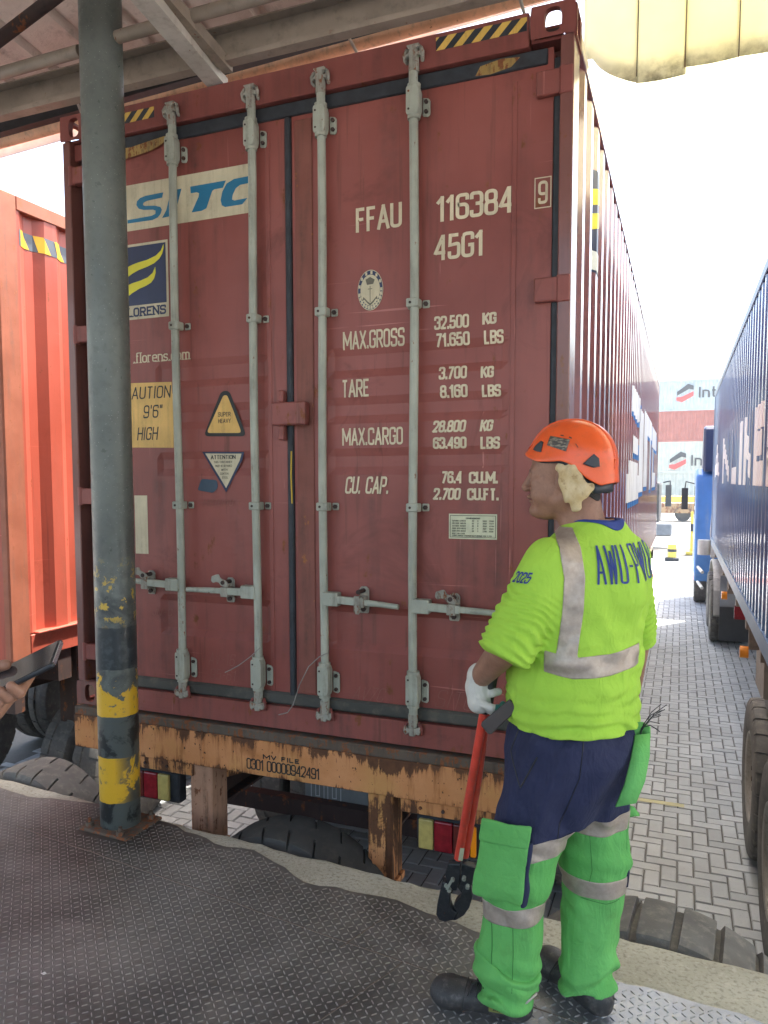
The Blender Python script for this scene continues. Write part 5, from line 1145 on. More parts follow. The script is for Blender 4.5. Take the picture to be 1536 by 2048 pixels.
# ---- frame of the worker's torso
Fw = (-.82, .57); Lw = (-.57, -.82)
worker = thing('person', 'man in orange helmet, lime green shirt and navy-and-green work trousers, seen from behind', 'person', tuple(LW([-.05, 2.20, 0.])))
def zz(P): return P[..., 2]
TORSO = [(.78, .005, 2.245, .165, .190), (.87, -.002, 2.245, .170, .192), (.95, -.004, 2.245, .170, .190), (1.05, .004, 2.245, .165, .190), (1.12, .012, 2.25, .158, .195), (1.20, .024, 2.255, .152, .205), (1.28, .036, 2.262, .145, .212), (1.335, .044, 2.268, .125, .200), (1.375, .048, 2.272, .100, .165), (1.41, .050, 2.275, .080, .115), (1.44, .050, 2.276, .070, .085)]
LS, LE, LWr = (-.064, 2.118, 1.325), (-.166, 2.050, 1.115), (-.268, 2.215, .972)
RS, RE, RWr = (.148, 2.415, 1.325), (.182, 2.470, 1.085), (.168, 2.500, .86)
Hc = (-.030, 2.27, 1.600); hf = np.array((-.965, .262, 0)); hl = np.array((-.262, -.965, 0)); HB = np.array([hf, hl, (0, 0, 1)])
hp = lambda x, y, z: tuple(np.array(Hc)+hf*x+hl*y+np.array((0, 0, z)))
def body_low(P):
    d = loft(P, [(r[0], r[1], r[2], r[3]-.032, r[4]-.032) for r in TORSO], Fw, Lw)
    for a, b, c, r in ((LS, LE, LWr, 1), (RS, RE, RWr, 1)):
        d = smin(d, cone(P, a, b, .058, .046), .03); d = smin(d, cone(P, b, c, .047, .030), .02)
    for hip, kn, an in ((( -.045, 2.18, .80), (-.150, 2.15, .45), (-.178, 2.155, .07)), ((.048, 2.31, .80), (.068, 2.30, .45), (.050, 2.27, .07))):
        d = smin(d, cone(P, hip, kn, .085, .052), .05); d = smin(d, cone(P, kn, an, .052, .036), .03)
    return smin(d, cone(P, (.050, 2.276, 1.36), (.028, 2.272, 1.50), .066, .063), .02)
def head(P):
    q = (P-np.array(Hc, np.float32))@HB.T.astype(np.float32); ay = q.copy(); ay[..., 1] = np.abs(q[..., 1])
    d = ell3(q, (-.006, 0, .012), (.098, .077, .108)); d = smin(d, ell3(q, (.036, 0, -.060), (.062, .060, .082)), .03)
    d = smin(d, cone(ay, (.062, .0, -.128), (-.012, .050, -.098), .027, .030), .022)
    d = smin(d, ell3(ay, (.050, .036, -.085), (.038, .030, .040)), .016)                    # cheeks
    d = smin(d, ell3(ay, (.062, .040, -.052), (.026, .022, .018)), .012)
    d = smin(d, cone(ay, (.092, .0, -.020), (.078, .042, -.024), .011, .011), .012)          # brow
    d = smax(d, -ell3(ay, (.106, .032, -.042), (.018, .019, .012)), .010)                   # sockets
    d = smin(d, ell3(ay, (.080, .032, -.043), (.014, .016, .012)), .004)
    d = smax(d, -(ell3(ay, (.0945, .032, -.0435), (.006, .014, .0016))), .002)              # closed lid line
    d = smax(d, -ell3(ay, (.094, .028, -.060), (.008, .018, .004)), .008)
    d = smin(d, cone(q, (.096, 0, -.028), (.117, 0, -.068), .0095, .0125), .011); d = smin(d, ell3(ay, (.106, .0145, -.073), (.013, .0085, .009)), .005)
    d = smax(d, -ell3(ay, (.113, .009, -.084), (.006, .0045, .005)), .003)
    d = smin(d, ell3(q, (.093, 0, -.094), (.017, .026, .008)), .008); d = smin(d, ell3(q, (.099, 0, -.0985), (.010, .021, .0042)), .004); d = smin(d, ell3(q, (.096, 0, -.109), (.010, .019, .0052)), .004)
    d = smax(d, -ell3(q, (.108, 0, -.1035), (.014, .028, .0014)), .002)
    d = smax(d, -cone(ay, (.100, .020, -.078), (.080, .036, -.108), .0035, .0035), .008)     # fold beside the mouth
    d = smin(d, ell3(q, (.080, 0, -.134), (.022, .024, .018)), .014); d = smin(d, ell3(q, (.046, 0, -.140), (.040, .036, .018)), .02)
    d = smin(d, cone(q, (-.030, 0, -.085), (-.062, 0, -.235), .060, .066), .02)
    e = ell3(ay, (-.014, .078, -.048), (.021, .010, .033)); e = smax(e, -ell3(ay, (-.010, .089, -.046), (.011, .008, .018)), .004); d = smin(d, e, .004)
    return d+.0008*(vn(q, 60)-.5)
V1, F1 = surface(body_low, (-.33, 1.93, .03), (.32, 2.62, 1.44), .011)
V2, F2 = surface(head, (-.18, 2.12, 1.375), (.10, 2.43, 1.74), .0032)
V2 = relax(V2, F2, 1, .4)
bodyo = bake('body', np.concatenate([V1, V2]), np.concatenate([F1, F2+len(V1)]), M['skin'], worker)
# eyebrow and hair
def patch_on(V, N, F, f, off, mat, name, parent, th=.0015): return cloth_tape(name, V, N, F, f, off, mat, parent, th)
N2 = vnormals(V2, F2); q2 = (V2-np.array(Hc))@HB.T
hair = np.minimum(np.minimum(-.030-q2[:, 0], q2[:, 2]+.098+.008*np.sin(q2[:, 1]*90)), .02)
patch_on(V2, N2, F2, hair, .003, plain('hair_dark', (.03, .026, .024), .8, var=.4, sc=60, bump=.6), 'hair', bodyo, .002)
brow = .0030-np.abs(q2[:, 2]+.0185+.35*np.maximum(0, np.abs(q2[:, 1])-.030)); brow = np.minimum(brow, np.minimum(np.minimum(q2[:, 0]-.04, np.abs(q2[:, 1])-.014), .046-np.abs(q2[:, 1]))); patch_on(V2, N2, F2, brow, .0006, plain('brow_grey', (.13, .085, .07), .8, var=.5, sc=300), 'eyebrow', bodyo, .0006)
eye = np.minimum(np.minimum(.0017-np.abs(q2[:, 2]+.0435), q2[:, 0]-.05), np.minimum(np.abs(q2[:, 1])-.021, .043-np.abs(q2[:, 1]))); patch_on(V2, N2, F2, eye, .0006, plain('eye_dark', (.03, .018, .014), .3), 'eye', bodyo, .0004)

# ---- shirt
def folds_shirt(P, d):
    z = P[..., 2]; n = vn(P, 9); n2 = vn(P*np.array((1, 1, 2.2), np.float32), 17, 5)
    hem = np.clip((1.02-z)/.12, 0, 1); d = d-.0065*hem*np.sin(z*150+n*9+P[..., 0]*14)*vn(P, 7, 3)
    d = d-.013*(n2-.5)*np.clip((1.34-z)/.25, .3, 1)-.006*np.abs(np.sin(z*30-P[..., 0]*26+n*7))*vn(P, 6, 8)*np.clip((1.3-z)/.2, 0, 1)
    dg = np.sin((P[..., 0]*1.0+z*.8)*46+n*7)*np.clip(1-np.abs(z-1.12)/.2, 0, 1)*np.clip((P[..., 0]-.0)/.1, 0, 1); return d-.004*dg
def shirt(P):
    tor = loft(P, TORSO, Fw, Lw)
    tor = smin(tor, cone(P, (.05, 2.275, 1.385), (LS[0]+.03, LS[1]+.03, LS[2]+.008), .055, .058), .04); tor = smin(tor, cone(P, (.05, 2.275, 1.385), (RS[0]-.02, RS[1]-.03, RS[2]+.008), .055, .058), .04)
    tor = smin(tor, ell3(P, (.085, 2.17, 1.235), (.095, .06, .115)), .05)                # shoulder blades
    tor = folds_shirt(P, tor)
    def sleeve(a, b, r0, r1, seed):
        a_, b_ = np.array(a), np.array(b); ab = b_-a_; L = np.linalg.norm(ab); t = ((P-a_)@(ab/L)); nn = vn(P, 11, seed)
        w = .0046*np.sin(t*(250+60*vn(P, 4, seed))+nn*12)*np.clip((t-.05)/.07, 0, 1)*(.25+1.2*vn(P, 15, seed+3))+.007*(vn(P, 24, seed)-.5)
        return smax(cone(P, a_-ab/L*.0, b_+ab/L*.010, r0, r1)-w, t-(L+.042), .014)
    d = smin(tor, sleeve(LS, LE, .074, .073, 1), .022); d = smin(d, sleeve(RS, RE, .066, .060, 8), .022)
    neck = cone(P, (.046, 2.276, 1.38), (.030, 2.27, 1.56), .073, .070)
    d = smax(d, -neck, .004); hemz = .862+.012*vn(P, 12, 9)
    return smax(d, hemz-P[..., 2], .004)
Vs, Fs = surface(shirt, (-.275, 1.94, .84), (.30, 2.58, 1.46), .0046)
Vs = relax(Vs, Fs, 1, .35); Ns = vnormals(Vs, Fs)
so = bake('shirt', Vs, Fs, M['lime'], worker)
rr, dd, zz_ = Vs[:, 0], Vs[:, 1], Vs[:, 2]
back = (2.262-dd)*2
PXZ = lambda y: 1.135+(1250-y)*.00149                      # pixel row -> height at the man's depth
vb = .0265-np.abs(rr-np.interp(zz_, [PXZ(1300), PXZ(1200), PXZ(1140), PXZ(1090), PXZ(1060)], [-.022, -.004, -.001, -.014, -.034]))
vb = np.minimum(np.minimum(vb, zz_-PXZ(1312)), PXZ(1058)-zz_); vb = np.minimum(vb, back)
hb = .029-np.abs(zz_-np.interp(rr, [-.09, .0, .09, .175], [PXZ(1290), PXZ(1300), PXZ(1296), PXZ(1283)])); hb = np.minimum(np.minimum(hb, rr+.075), back+.12*0); hb = np.minimum(hb, .168-rr)
lab_ = np.maximum(vb, hb)
arm = np.linalg.norm(np.cross(Vs-np.array(LS), (np.array(LE)-np.array(LS))/np.linalg.norm(np.array(LE)-np.array(LS))), axis=1)-.086
lab_ = np.minimum(lab_, np.where(zz_ < 1.31, np.maximum(arm*3, (rr+.06)*2), 1))
cloth_tape('reflective_tape', Vs, Ns, Fs, lab_, .0022, M['tape'], so)
cuff = np.linalg.norm(Vs-np.array([.040, 2.275, 1.43]), axis=1); col_ = .088-np.linalg.norm(Vs[:, :2]-np.array([.041, 2.275]), axis=1); col_ = np.minimum(col_, zz_-1.36)
cloth_tape('collar', Vs, Ns, Fs, col_, .003, plain('collar_blue', (.012, .035, .20), .8), so, .002)
# lettering across the back, dropped on the cloth
bm_ = bmesh.new(); bm_.from_mesh(so.data); bvh = BVHTree.FromBMesh(bm_)
def drop(quads, org, u, v, cast, off, mat, name, parent, tree, maxlen=.006):
    org, u, v, cast = [Vector(t) for t in (org, u, v, cast)]; m = MB()
    def fn(a, b, e=0):
        p = org+u*a+v*b; h_ = tree.ray_cast(p-cast*.5, cast, 1.2)
        return (h_[0]-cast*(off+e)) if h_[0] is not None else None
    fine = []
    for si, q in quads:                                     # split across the stroke as well
        a, b, c, d = [np.array(t) for t in q]; k = max(1, int(math.ceil(max(np.linalg.norm(b-a), np.linalg.norm(c-d))/maxlen)))
        for i in range(k): s0, s1 = i/k, (i+1)/k; fine.append((si, [a+(b-a)*s0, a+(b-a)*s1, d+(c-d)*s1, d+(c-d)*s0]))
    put_text(m, fine, fn, maxlen=maxlen, lift=.0002); return m.build(name, mat, parent, recalc=False)
uu = Vector(tuple((R_ax*.80-D_*-.60))); bn = Vector(tuple(R_ax*.30-D_*.95)); uu = Vector((0, 0, 1)).cross(bn).normalized()
M['shirtink'] = plain('shirt_ink', (.022, .045, .20), .7, var=.2, sc=30)
org = LW([.056, 2.08, 1.290]); txt = text_quads('AWU-PWUP', 0, -.010, .098, .0170, .0060, total=.232, gap=.0095)
drop(txt, org, uu, Vector((0, 0, 1)), -bn, .0022, M['shirtink'], 'back_lettering', so, bvh)
cl = Vector(tuple(R_ax*-.55-D_*.83)); ul = Vector((0, 0, 1)).cross(cl).normalized()
ax_ = Vector((0, 0, 1))*.96+ul*.27; org = LW([-.122, 2.06, 1.300]); drop(text_quads('2025', -.030, -.018, .030, .013, .0050, total=.056), org, ul, ax_, -cl, .002, M['shirtink'], 'sleeve_number', so, bvh)

# ---- trousers
LH, LK, LA = (-.045, 2.19, .80), (-.148, 2.150, .45), (-.172, 2.155, .085)
RH, RK, RA = (.052, 2.305, .80), (.070, 2.300, .45), (.048, 2.270, .085)
def leg(P, h, k, a, seed):
    z = P[..., 2]; up = cone(P, h, k, .112, .090); lo = cone(P, k, a, .089, .080); d = smin(up, lo, .03); n = vn(P, 8, seed)
    kn = np.exp(-((z-.43)/.09)**2); an = np.clip((.24-z)/.10, 0, 1)
    d = d-.0065*(vn(P*np.array((1, 1, .6), np.float32), 15, seed)-.5)*2-.007*kn*np.sin(z*85+n*10+P[..., 0]*28)*vn(P, 10, seed)-.011*an*np.sin(z*78+n*11+P[..., 0]*24+P[..., 1]*18)*(.3+vn(P, 9, seed+2))-.005*np.abs(np.sin(z*24+P[..., 0]*34+n*6))*vn(P, 7, seed+5)-.004*(vn(P*np.array((1, 1, .5), np.float32), 38, seed)-.5)
    return smax(d, (.066+.012*np.sin(P[..., 0]*40+seed))-z, .006)
HIP = [(.60, .0, 2.25, .10, .13), (.70, .004, 2.248, .145, .175), (.78, .006, 2.246, .165, .188), (.86, .004, 2.245, .160, .184), (.93, .004, 2.245, .150, .175)]
def trous(P):
    z = P[..., 2]; d = loft(P, HIP, Fw, Lw)+.012*np.clip((z-.84)/.03, 0, 1); d = smin(smin(leg(P, LH, LK, LA, 3), leg(P, RH, RK, RA, 12), .012), d, .045)
    d = d-.010*np.sin((P[..., 0]*.9-z*.55+P[..., 1]*.3)*52+vn(P, 6)*8)*np.clip((z-.50)/.1, 0, 1)*vn(P, 6, 4)-.008*(vn(P*np.array((1, 1, .45), np.float32), 20, 6)-.5)
    return smax(d, z-.92, .004)
Vt, Ft = surface(trous, (-.31, 1.98, .04), (.25, 2.50, .935), .0052)
Vt = relax(Vt, Ft, 1, .35); Nt = vnormals(Vt, Ft)
rr, dd, zz_ = Vt[:, 0], Vt[:, 1], Vt[:, 2]
isL = (np.linalg.norm(Vt[:, :2]-np.stack([np.interp(zz_, [.08, .45, .8], [LA[0], LK[0], LH[0]]), np.interp(zz_, [.08, .45, .8], [LA[1], LK[1], LH[1]])], 1), axis=1) <
       np.linalg.norm(Vt[:, :2]-np.stack([np.interp(zz_, [.08, .45, .8], [RA[0], RK[0], RH[0]]), np.interp(zz_, [.08, .45, .8], [RA[1], RK[1], RH[1]])], 1), axis=1))
b1 = np.where(isL, .535+(rr+.14)*.15, .585+(dd-2.3)*.1)           # top tape centre height
lowb = np.where(isL, .352+(rr+.14)*.10, .390)
navy = b1+.014-zz_
t = NT('trouser_cloth', .85, 0, .2); cg = t.mix(t.ramp(t.noise(3.5, 5, .6), .3, .72), (.10, .35, .085), (.15, .45, .125)); cn = t.mix(t.ramp(t.noise(5, 5, .6), .3, .72), (.022, .025, .055), (.034, .038, .082))
dz_ = t.sep()[2]; cg = t.mix(t.math('MULTIPLY', t.ramp(t.noise(9, 6, .65), .55, .75), t.ramp(dz_, 1.75, 1.2, .15, .6)), cg, (.07, .13, .04)); t.col(t.mix(t.math('GREATER_THAN', t.attr('green'), 0.), cn, cg)); t.bump(t.math('ADD', t.noise(13, 5, .5, t.mapping((1.7, 1.7, .6)), 1.3), t.math('MULTIPLY', t.noise(42, 4, .5, None, .8), .35)), .6, .013); M['trous'] = t.mat
to = bake('trousers', Vt, Ft, M['trous'], worker, {'green': navy})
cloth_tape('reflective_tape', Vt, Nt, Ft, np.minimum(.026-np.abs(zz_-b1), .7-zz_), .0020, M['tape'], to)
cloth_tape('reflective_tape', Vt, Nt, Ft, .026-np.abs(zz_-lowb), .0020, M['tape'], to)
bm_ = bmesh.new(); bm_.from_mesh(to.data); bvt = BVHTree.FromBMesh(bm_)
def pocket(name, poly, dep, cast, off, th, mat, parent, tree, puff=.0):
    """quad patch of cloth dropped on the trousers: poly = 4 corners in (r, z); puffed outward"""
    cast = Vector(cast); n = 18; V = []
    for j in range(n+1):
        for i in range(n+1):
            s, q = i/n, j/n; a = np.array(poly[0])*(1-s)*(1-q)+np.array(poly[1])*s*(1-q)+np.array(poly[2])*s*q+np.array(poly[3])*(1-s)*q
            p = Vector(tuple(LW([a[0], dep, a[1]]))); h_ = tree.ray_cast(p-cast*.6, cast, 1.4); b = h_[0] if h_[0] is not None else tree.find_nearest(p)[0]
            e = math.sin(PI*s)**.5*math.sin(PI*q)**.5 if 0 < s < 1 and 0 < q < 1 else 0
            V.append(b-cast*(off+puff*e*(.7+.5*math.sin(s*7+q*5))))
    F = [(j*(n+1)+i, j*(n+1)+i+1, (j+1)*(n+1)+i+1, (j+1)*(n+1)+i) for j in range(n) for i in range(n)]
    m = MB(); m.add(V, F, True); o = m.build(name, mat, parent, recalc=False); s_ = o.modifiers.new('s', 'SOLIDIFY'); s_.thickness = th; s_.offset = -1; return o
dcam = tuple(D_*.86+R_ax*.5)
zq = lambda y: 1.135+(1250-y)*.00149                      # rough row -> height used for the lower body
pn = np.array((-.42, -.90, 0)); pn /= np.linalg.norm(pn); ptn = np.array((-pn[1], pn[0], 0)); pc0 = np.array((-.148, 2.150, 0))+pn*.090
def rbox(P, z0, z1, hw, th, out, tilt=0., seed=0):
    q = P-(pc0+pn*out).astype(np.float32); t_ = q@ptn.astype(np.float32)-tilt*(P[..., 2]-.47); nn = q@pn.astype(np.float32)+1.6*t_*t_; z = P[..., 2]-.12*t_
    a = np.abs(t_)-hw; b = np.maximum(z0-z, z-z1); c = np.abs(nn)-th; m_ = np.stack([a, b, c], -1)+.006
    return np.linalg.norm(np.maximum(m_, 0), axis=-1)+np.minimum(m_.max(-1), 0)-.006-.010*(vn(P, 18, seed)-.5)
def pk1(P): return rbox(P, .400, .575, .074, .007+0*P[..., 0]+.010*np.clip(1-np.abs(P[..., 2]-.44)/.08, 0, 1), .004, .12, 2)
def pk2(P): return rbox(P, .560, .628, .077, .005, .012, .12, 5)
def pk3(P): return smax(rbox(P, .390, .578, .0815, .008, .000, .12, 2), .071-((P-pc0.astype(np.float32))@ptn.astype(np.float32)-.12*(P[..., 2]-.47)), .001)
for nm_, f_, mt_, h_ in (('cargo_pocket', pk1, 'green', .0042), ('pocket_flap', pk2, 'green', .0036), ('pocket_piping', pk3, 'navycloth', .0036)):
    Vp, Fp = surface(f_, (-.31, 1.98, .33), (-.05, 2.14, .66), h_); bake(nm_, relax(Vp, Fp, 1, .3), Fp, M[mt_], to)
# back pocket standing away from the hip, and the loose side flap
m = MB()
def strip(m, P, w, t_):
    """bent band: P list of (r, d, z), w half width vector list"""
    n = len(P); V = []
    for p, q in zip(P, w):
        for s in (-1, 1): V.append(LW(np.array(p)+np.array(q)*s))
    m.add(V, [(2*i, 2*i+1, 2*i+3, 2*i+2) for i in range(n-1)], True)
strip(m, [(.186, 2.205, .852), (.178, 2.165, .80), (.163, 2.135, .74), (.140, 2.115, .685)], [(.020, .012, 0), (.024, .012, .002), (.026, .010, .004), (.026, .010, .004)], 0)
strip(m, [(.165, 2.215, .862), (.190, 2.25, .857), (.208, 2.235, .850)], [(0, .004, .018), (0, .004, .016), (0, .004, .014)], 0)
o = m.build('back_pocket', M['green'], to, recalc=False); s_ = o.modifiers.new('s', 'SOLIDIFY'); s_.thickness = .008; s_.offset = 0
m = MB(); strip(m, [(.150, 2.28, .600), (.172, 2.29, .598), (.188, 2.30, .585)], [(0, 0, .020), (0, 0, .014), (0, 0, .003)], 0); strip(m, [(.155, 2.27, .60), (.152, 2.27, .52), (.150, 2.265, .44)], [(.006, 0, 0)]*3, 0)
o = m.build('side_flap', M['green'], to, recalc=False); s_ = o.modifiers.new('s', 'SOLIDIFY'); s_.thickness = .006
m = MB(); strip(m, [(.148, 2.265, .47), (.158, 2.265, .43), (.154, 2.262, .385), (.140, 2.26, .38)], [(.007, 0, 0)]*4, 0); o = m.build('side_strap', M['navycloth'], to, recalc=False); s_ = o.modifiers.new('s', 'SOLIDIFY'); s_.thickness = .006
def seam(pts, cast, tree, r, mat, name, parent, off=.0005):
    cast = Vector(cast); P = []
    for a, b in zip(pts[:-1], pts[1:]):
        for k in range(10):
            q = np.array(a)*(1-k/10)+np.array(b)*k/10; p = Vector(tuple(LW([q[0], 2.1, q[1]]))); h_ = tree.ray_cast(p-cast*.6, cast, 1.4)
            if h_[0] is not None: P.append(h_[0]-cast*off)
    if len(P) > 3: m = MB(); m.tube(P, r, 5); return m.build(name, mat, parent)
sm_ = plain('seam_green', (.03, .16, .03), .9)
seam([(-.205, .35), (-.200, .25), (-.195, .15)], dcam, bvt, .0012, sm_, 'seam', to); seam([(-.150, .35), (-.148, .25), (-.15, .13)], tuple(D_), bvt, .0010, sm_, 'seam', to)
seam([(.03, .36), (.10, .352), (.14, .36)], tuple(D_), bvt, .0011, sm_, 'seam', to); seam([(.05, .57), (.06, .45), (.05, .40)], tuple(D_), bvt, .0009, sm_, 'seam', to)
seam([(.03, .88), (.02, .76), (-.03, .62), (-.035, .57)], tuple(D_), bvt, .0012, M['black'], 'seam', to)
seam([(-.145, .86), (-.165, .80), (-.135, .715), (-.085, .82)], tuple(D_), bvt, .0022, M['black'], 'pocket_edge', to)
# folded-up cuff on the left leg
def cuffs(P):
    z = P[..., 2]; d = cone(P, (-.172, 2.155, .17), (-.172, 2.155, .07), .096, .088); zt = .185+.020*np.sin(P[..., 0]*24+1)+.25*(P[..., 0]+.17)*-.35
    return smax(smax(d-.005*np.sin(z*90+P[..., 1]*30), z-zt, .004), .125-z+.02*np.sin(P[..., 0]*18), .004)
Vc, Fc = surface(cuffs, (-.30, 2.03, .08), (-.05, 2.28, .24), .0055); bake('turn_up', Vc, Fc, M['green'], to)

# ---- boots
M['leather'] = paint('boot_leather', (.035, .033, .034), (.17, .155, .14), .6, 0, rough=.5, sc=9, streak=False, bump=.3); M['sole'] = paint('boot_sole', (.025, .024, .024), (.14, .13, .115), .7, 0, rough=.8, sc=9, streak=False)
def boot(an, ang, parent):
    c_, s_ = math.cos(ang), math.sin(ang); B = np.array([(c_, s_, 0), (-s_, c_, 0), (0, 0, 1)], np.float32); o3 = np.array((an[0], an[1], 0), np.float32)
    def L(P): return (P-o3)@B.T
    def up(P):
        q = L(P); d = cone(q, (0, 0, .14), (0, 0, .07), .036, .050); d = smin(d, cone(q, (-.028, 0, .055), (.11, 0, .052), .042, .041), .03); d = smin(d, ell3(q, (.158, 0, .050), (.060, .054, .046)), .020); d = smin(d, ell3(q, (-.040, 0, .05), (.042, .038, .05)), .02)
        return smax(smax(d+.003*(vn(P, 30)-.5), .018-q[..., 2], .003), q[..., 2]-.155, .004)
    def so_(P):
        q = L(P); x = q[..., 0]; w = np.interp(x, [-.096, -.08, -.03, .03, .10, .16, .205, .224], [.018, .040, .046, .044, .056, .058, .042, .018]); d = np.maximum(np.abs(q[..., 1])-w, np.maximum(x-.222, -.094-x))
        d = np.maximum(d, np.maximum(-q[..., 2]+.001, q[..., 2]-.034)); return smax(d, -(.0012*np.sign(np.sin(x*260))+.0015-q[..., 2]), .001)
    lo = (an[0]-.26, an[1]-.26, -.01); hi = (an[0]+.26, an[1]+.26, .18)
    V, F = surface(up, lo, hi, .005); V = relax(V, F, 1, .4); b = bake('boot', V, F, M['leather'], parent); V, F = surface(so_, lo, hi, .005); bake('sole', V, F, M['sole'], b)
    m = MB(); P3 = lambda x, y, z: LW(np.array((an[0], an[1], 0))+np.array((c_, s_, 0))*x+np.array((-s_, c_, 0))*y+np.array((0, 0, z)))
    m.tube([P3(.115, -.052, .030), P3(.112, -.046, .060), P3(.108, -.025, .088), P3(.106, 0, .096), P3(.108, .025, .088), P3(.112, .046, .060), P3(.115, .052, .030)], .0020, 6)
    for k in range(4):
        x = .055+.018*k; z = .112-.011*k; m.tube([P3(x, -.030, z-.012), P3(x+.004, 0, z+.003), P3(x, .030, z-.012)], .0028, 6)
    m.tube([P3(.06, .0, .112), P3(.07, .03, .10), P3(.075, .045, .08)], .0025, 6); m.tube([P3(.06, .0, .112), P3(.09, .02, .10), P3(.10, .042, .075)], .0025, 6); m.build('laces', M['black'], b)
    return b, P3
bo, P3 = boot((-.178, 2.150), math.atan2(.03, -1), worker)
m = MB(); sgn = 1
for a, b in ((-.035, .035),): m.add([P3(.002+a, .0545, .052), P3(.002+b, .0545, .052), P3(.002+b, .0555, .072), P3(.002+a, .0555, .072)], [(0, 1, 2, 3)])
m.build('boot_label', plain('boot_label_olive', (.20, .20, .05)), bo, recalc=False)
m = MB(); put_text(m, text_quads('ATLAS', 0, 0, .010, .006, .002, total=.04), lambda u, v, e=0: P3(.025-u, .0562+e, .057+v), maxlen=.02); m.build('boot_label_text', M['black'], bo, recalc=False)
m = MB(); strip(m, [(-.13, 2.098, .090), (-.11, 2.10, .098), (-.085, 2.115, .118)], [(0, 0, .004)]*3, 0); o = m.build('boot_piping', plain('boot_piping_grey', (.4, .37, .31)), bo, recalc=False); s_ = o.modifiers.new('s', 'SOLIDIFY'); s_.thickness = .003
boot((.058, 2.262), math.atan2(.70, -.71), worker)

# ---- helmet
M['helmet'] = paint('helmet_orange', (.80, .105, .018), (.35, .09, .04), .35, 0, rough=.28, sc=6, streak=False, bump=.04, fade=.1, spec=.5)
HC = np.array((-.012, 2.272, 1.600))
def edge(s): return np.interp(s, [-1.12, -1, -.85, -.6, -.3, 0, .25, .5, .75, 1.], [1.632, 1.630, 1.618, 1.604, 1.602, 1.604, 1.590, 1.556, 1.536, 1.545])
def helm_pt(phi, t, k=1., drop_=0.):
    """phi 0 = front; t 0..1 from rim to crown"""
    fx, ly_ = math.cos(phi), math.sin(phi); A, B = (.124 if fx > 0 else .126)*k, .104*k; s = -fx
    ze = edge(s)-drop_; up = .122*k; z0 = HC[2]; zt = z0+up
    z = ze+(zt-ze)*(1-math.cos(t*PI/2)*1.0) if False else None
    th0 = math.asin(max(-.6, min(.95, (ze-z0)/up))); th = th0+(PI/2-th0)*t; z = z0+up*math.sin(th) if th > 0 else z0+up*math.sin(th); c = max(0, math.cos(th))
    rad = c**.86 if th > 0 else 1-.05*(1-c)
    if t < .14: f = (1-t/.14); rad += f*(.030+.10*max(0, fx)**3); z -= f*f*.010*max(0, fx)**2*0
    if fx > .2: pass
    p = HC+hf*(fx*A*rad)+hl*(ly_*B*rad); p[2] = z; return p
N_, T_n = 72, 26; V = [helm_pt(2*PI*k/N_, j/T_n) for j in range(T_n) for k in range(N_)]+[helm_pt(0, 1)]
F = [(j*N_+k, j*N_+(k+1) % N_, (j+1)*N_+(k+1) % N_, (j+1)*N_+k) for j in range(T_n-1) for k in range(N_)]+[((T_n-1)*N_+k, (T_n-1)*N_+(k+1) % N_, T_n*N_) for k in range(N_)]
me = mesh_np('helmet', LW(np.array(V)), F, M['helmet'], smooth=True); he = link('helmet', me, worker); s_ = he.modifiers.new('s', 'SOLIDIFY'); s_.thickness = .004; s_.offset = -1; s2 = he.modifiers.new('u', 'SUBSURF'); s2.levels = 1; s2.render_levels = 1
bm_ = bmesh.new(); bm_.from_mesh(me); bvhh = BVHTree.FromBMesh(bm_)
hcast = Vector(tuple(R_ax*hl[0]+D_*hl[1])); hfw = Vector(tuple(R_ax*hf[0]+D_*hf[1]))
def side_poly(poly, off, mat, name, parent, th=.002, tree=None):
    """poly in (forward, up) metres about the helmet centre, dropped from the wearer's left"""
    bmx = bmesh.new(); vs = [bmx.verts.new((x, y, 0)) for x, y in poly]; bmx.faces.new(vs); bmesh.ops.triangulate(bmx, faces=bmx.faces)
    for _ in range(3): bmesh.ops.subdivide_edges(bmx, edges=bmx.edges, cuts=1, use_grid_fill=True); bmesh.ops.triangulate(bmx, faces=bmx.faces)
    c0 = Vector(tuple(LW(HC)))
    for v in bmx.verts:
        p = c0+hfw*v.co.x+Vector((0, 0, v.co.y)); h_ = (tree or bvhh).ray_cast(p+hcast*.4, -hcast, .8); v.co = (h_[0] if h_[0] is not None else p)+hcast*off
    bmesh.ops.recalc_face_normals(bmx, faces=bmx.faces); me = bpy.data.meshes.new(name); bmx.to_mesh(me); bmx.free(); me.materials.append(mat); o = link(name, me, parent)
    for p in me.polygons: p.use_smooth = True
    s_ = o.modifiers.new('s', 'SOLIDIFY'); s_.thickness = th; s_.offset = 0; return o
M['vent'] = plain('vent_black', (.03, .034, .042), .5)
side_poly([(.094, .038), (.088, .048), (.068, .062), (.060, .058), (.064, .030), (.078, .032)], .0025, M['vent'], 'vent', he)
side_poly([(-.055, -.005), (-.080, .022), (-.092, .010), (-.094, -.012), (-.080, -.015)], .0035, M['vent'], 'vent', he)
t = NT('sticker', .45); xx = t.noise(90, 3, .6, t.mapping((1, 1, 2.5))); c = t.mix(t.ramp(xx, .45, .6), (.06, .052, .045), (.26, .22, .16)); t.col(c)
side_poly([(.040, .074), (-.018, .062), (-.010, .030), (.046, .048)], .0018, t.mat, 'sticker', he)
for a in ([(.010, .0735), (.001, .0722), (.001, .0745), (.010, .0758)], [(-.014, .068), (-.022, .064), (-.0225, .0665), (-.0145, .0705)], [(-.035, .050), (-.042, .040), (-.040, .040), (-.033, .050)]): side_poly(a, .002, M['vent'], 'slot', he, .001)
m = MB(); c0 = LW(HC)
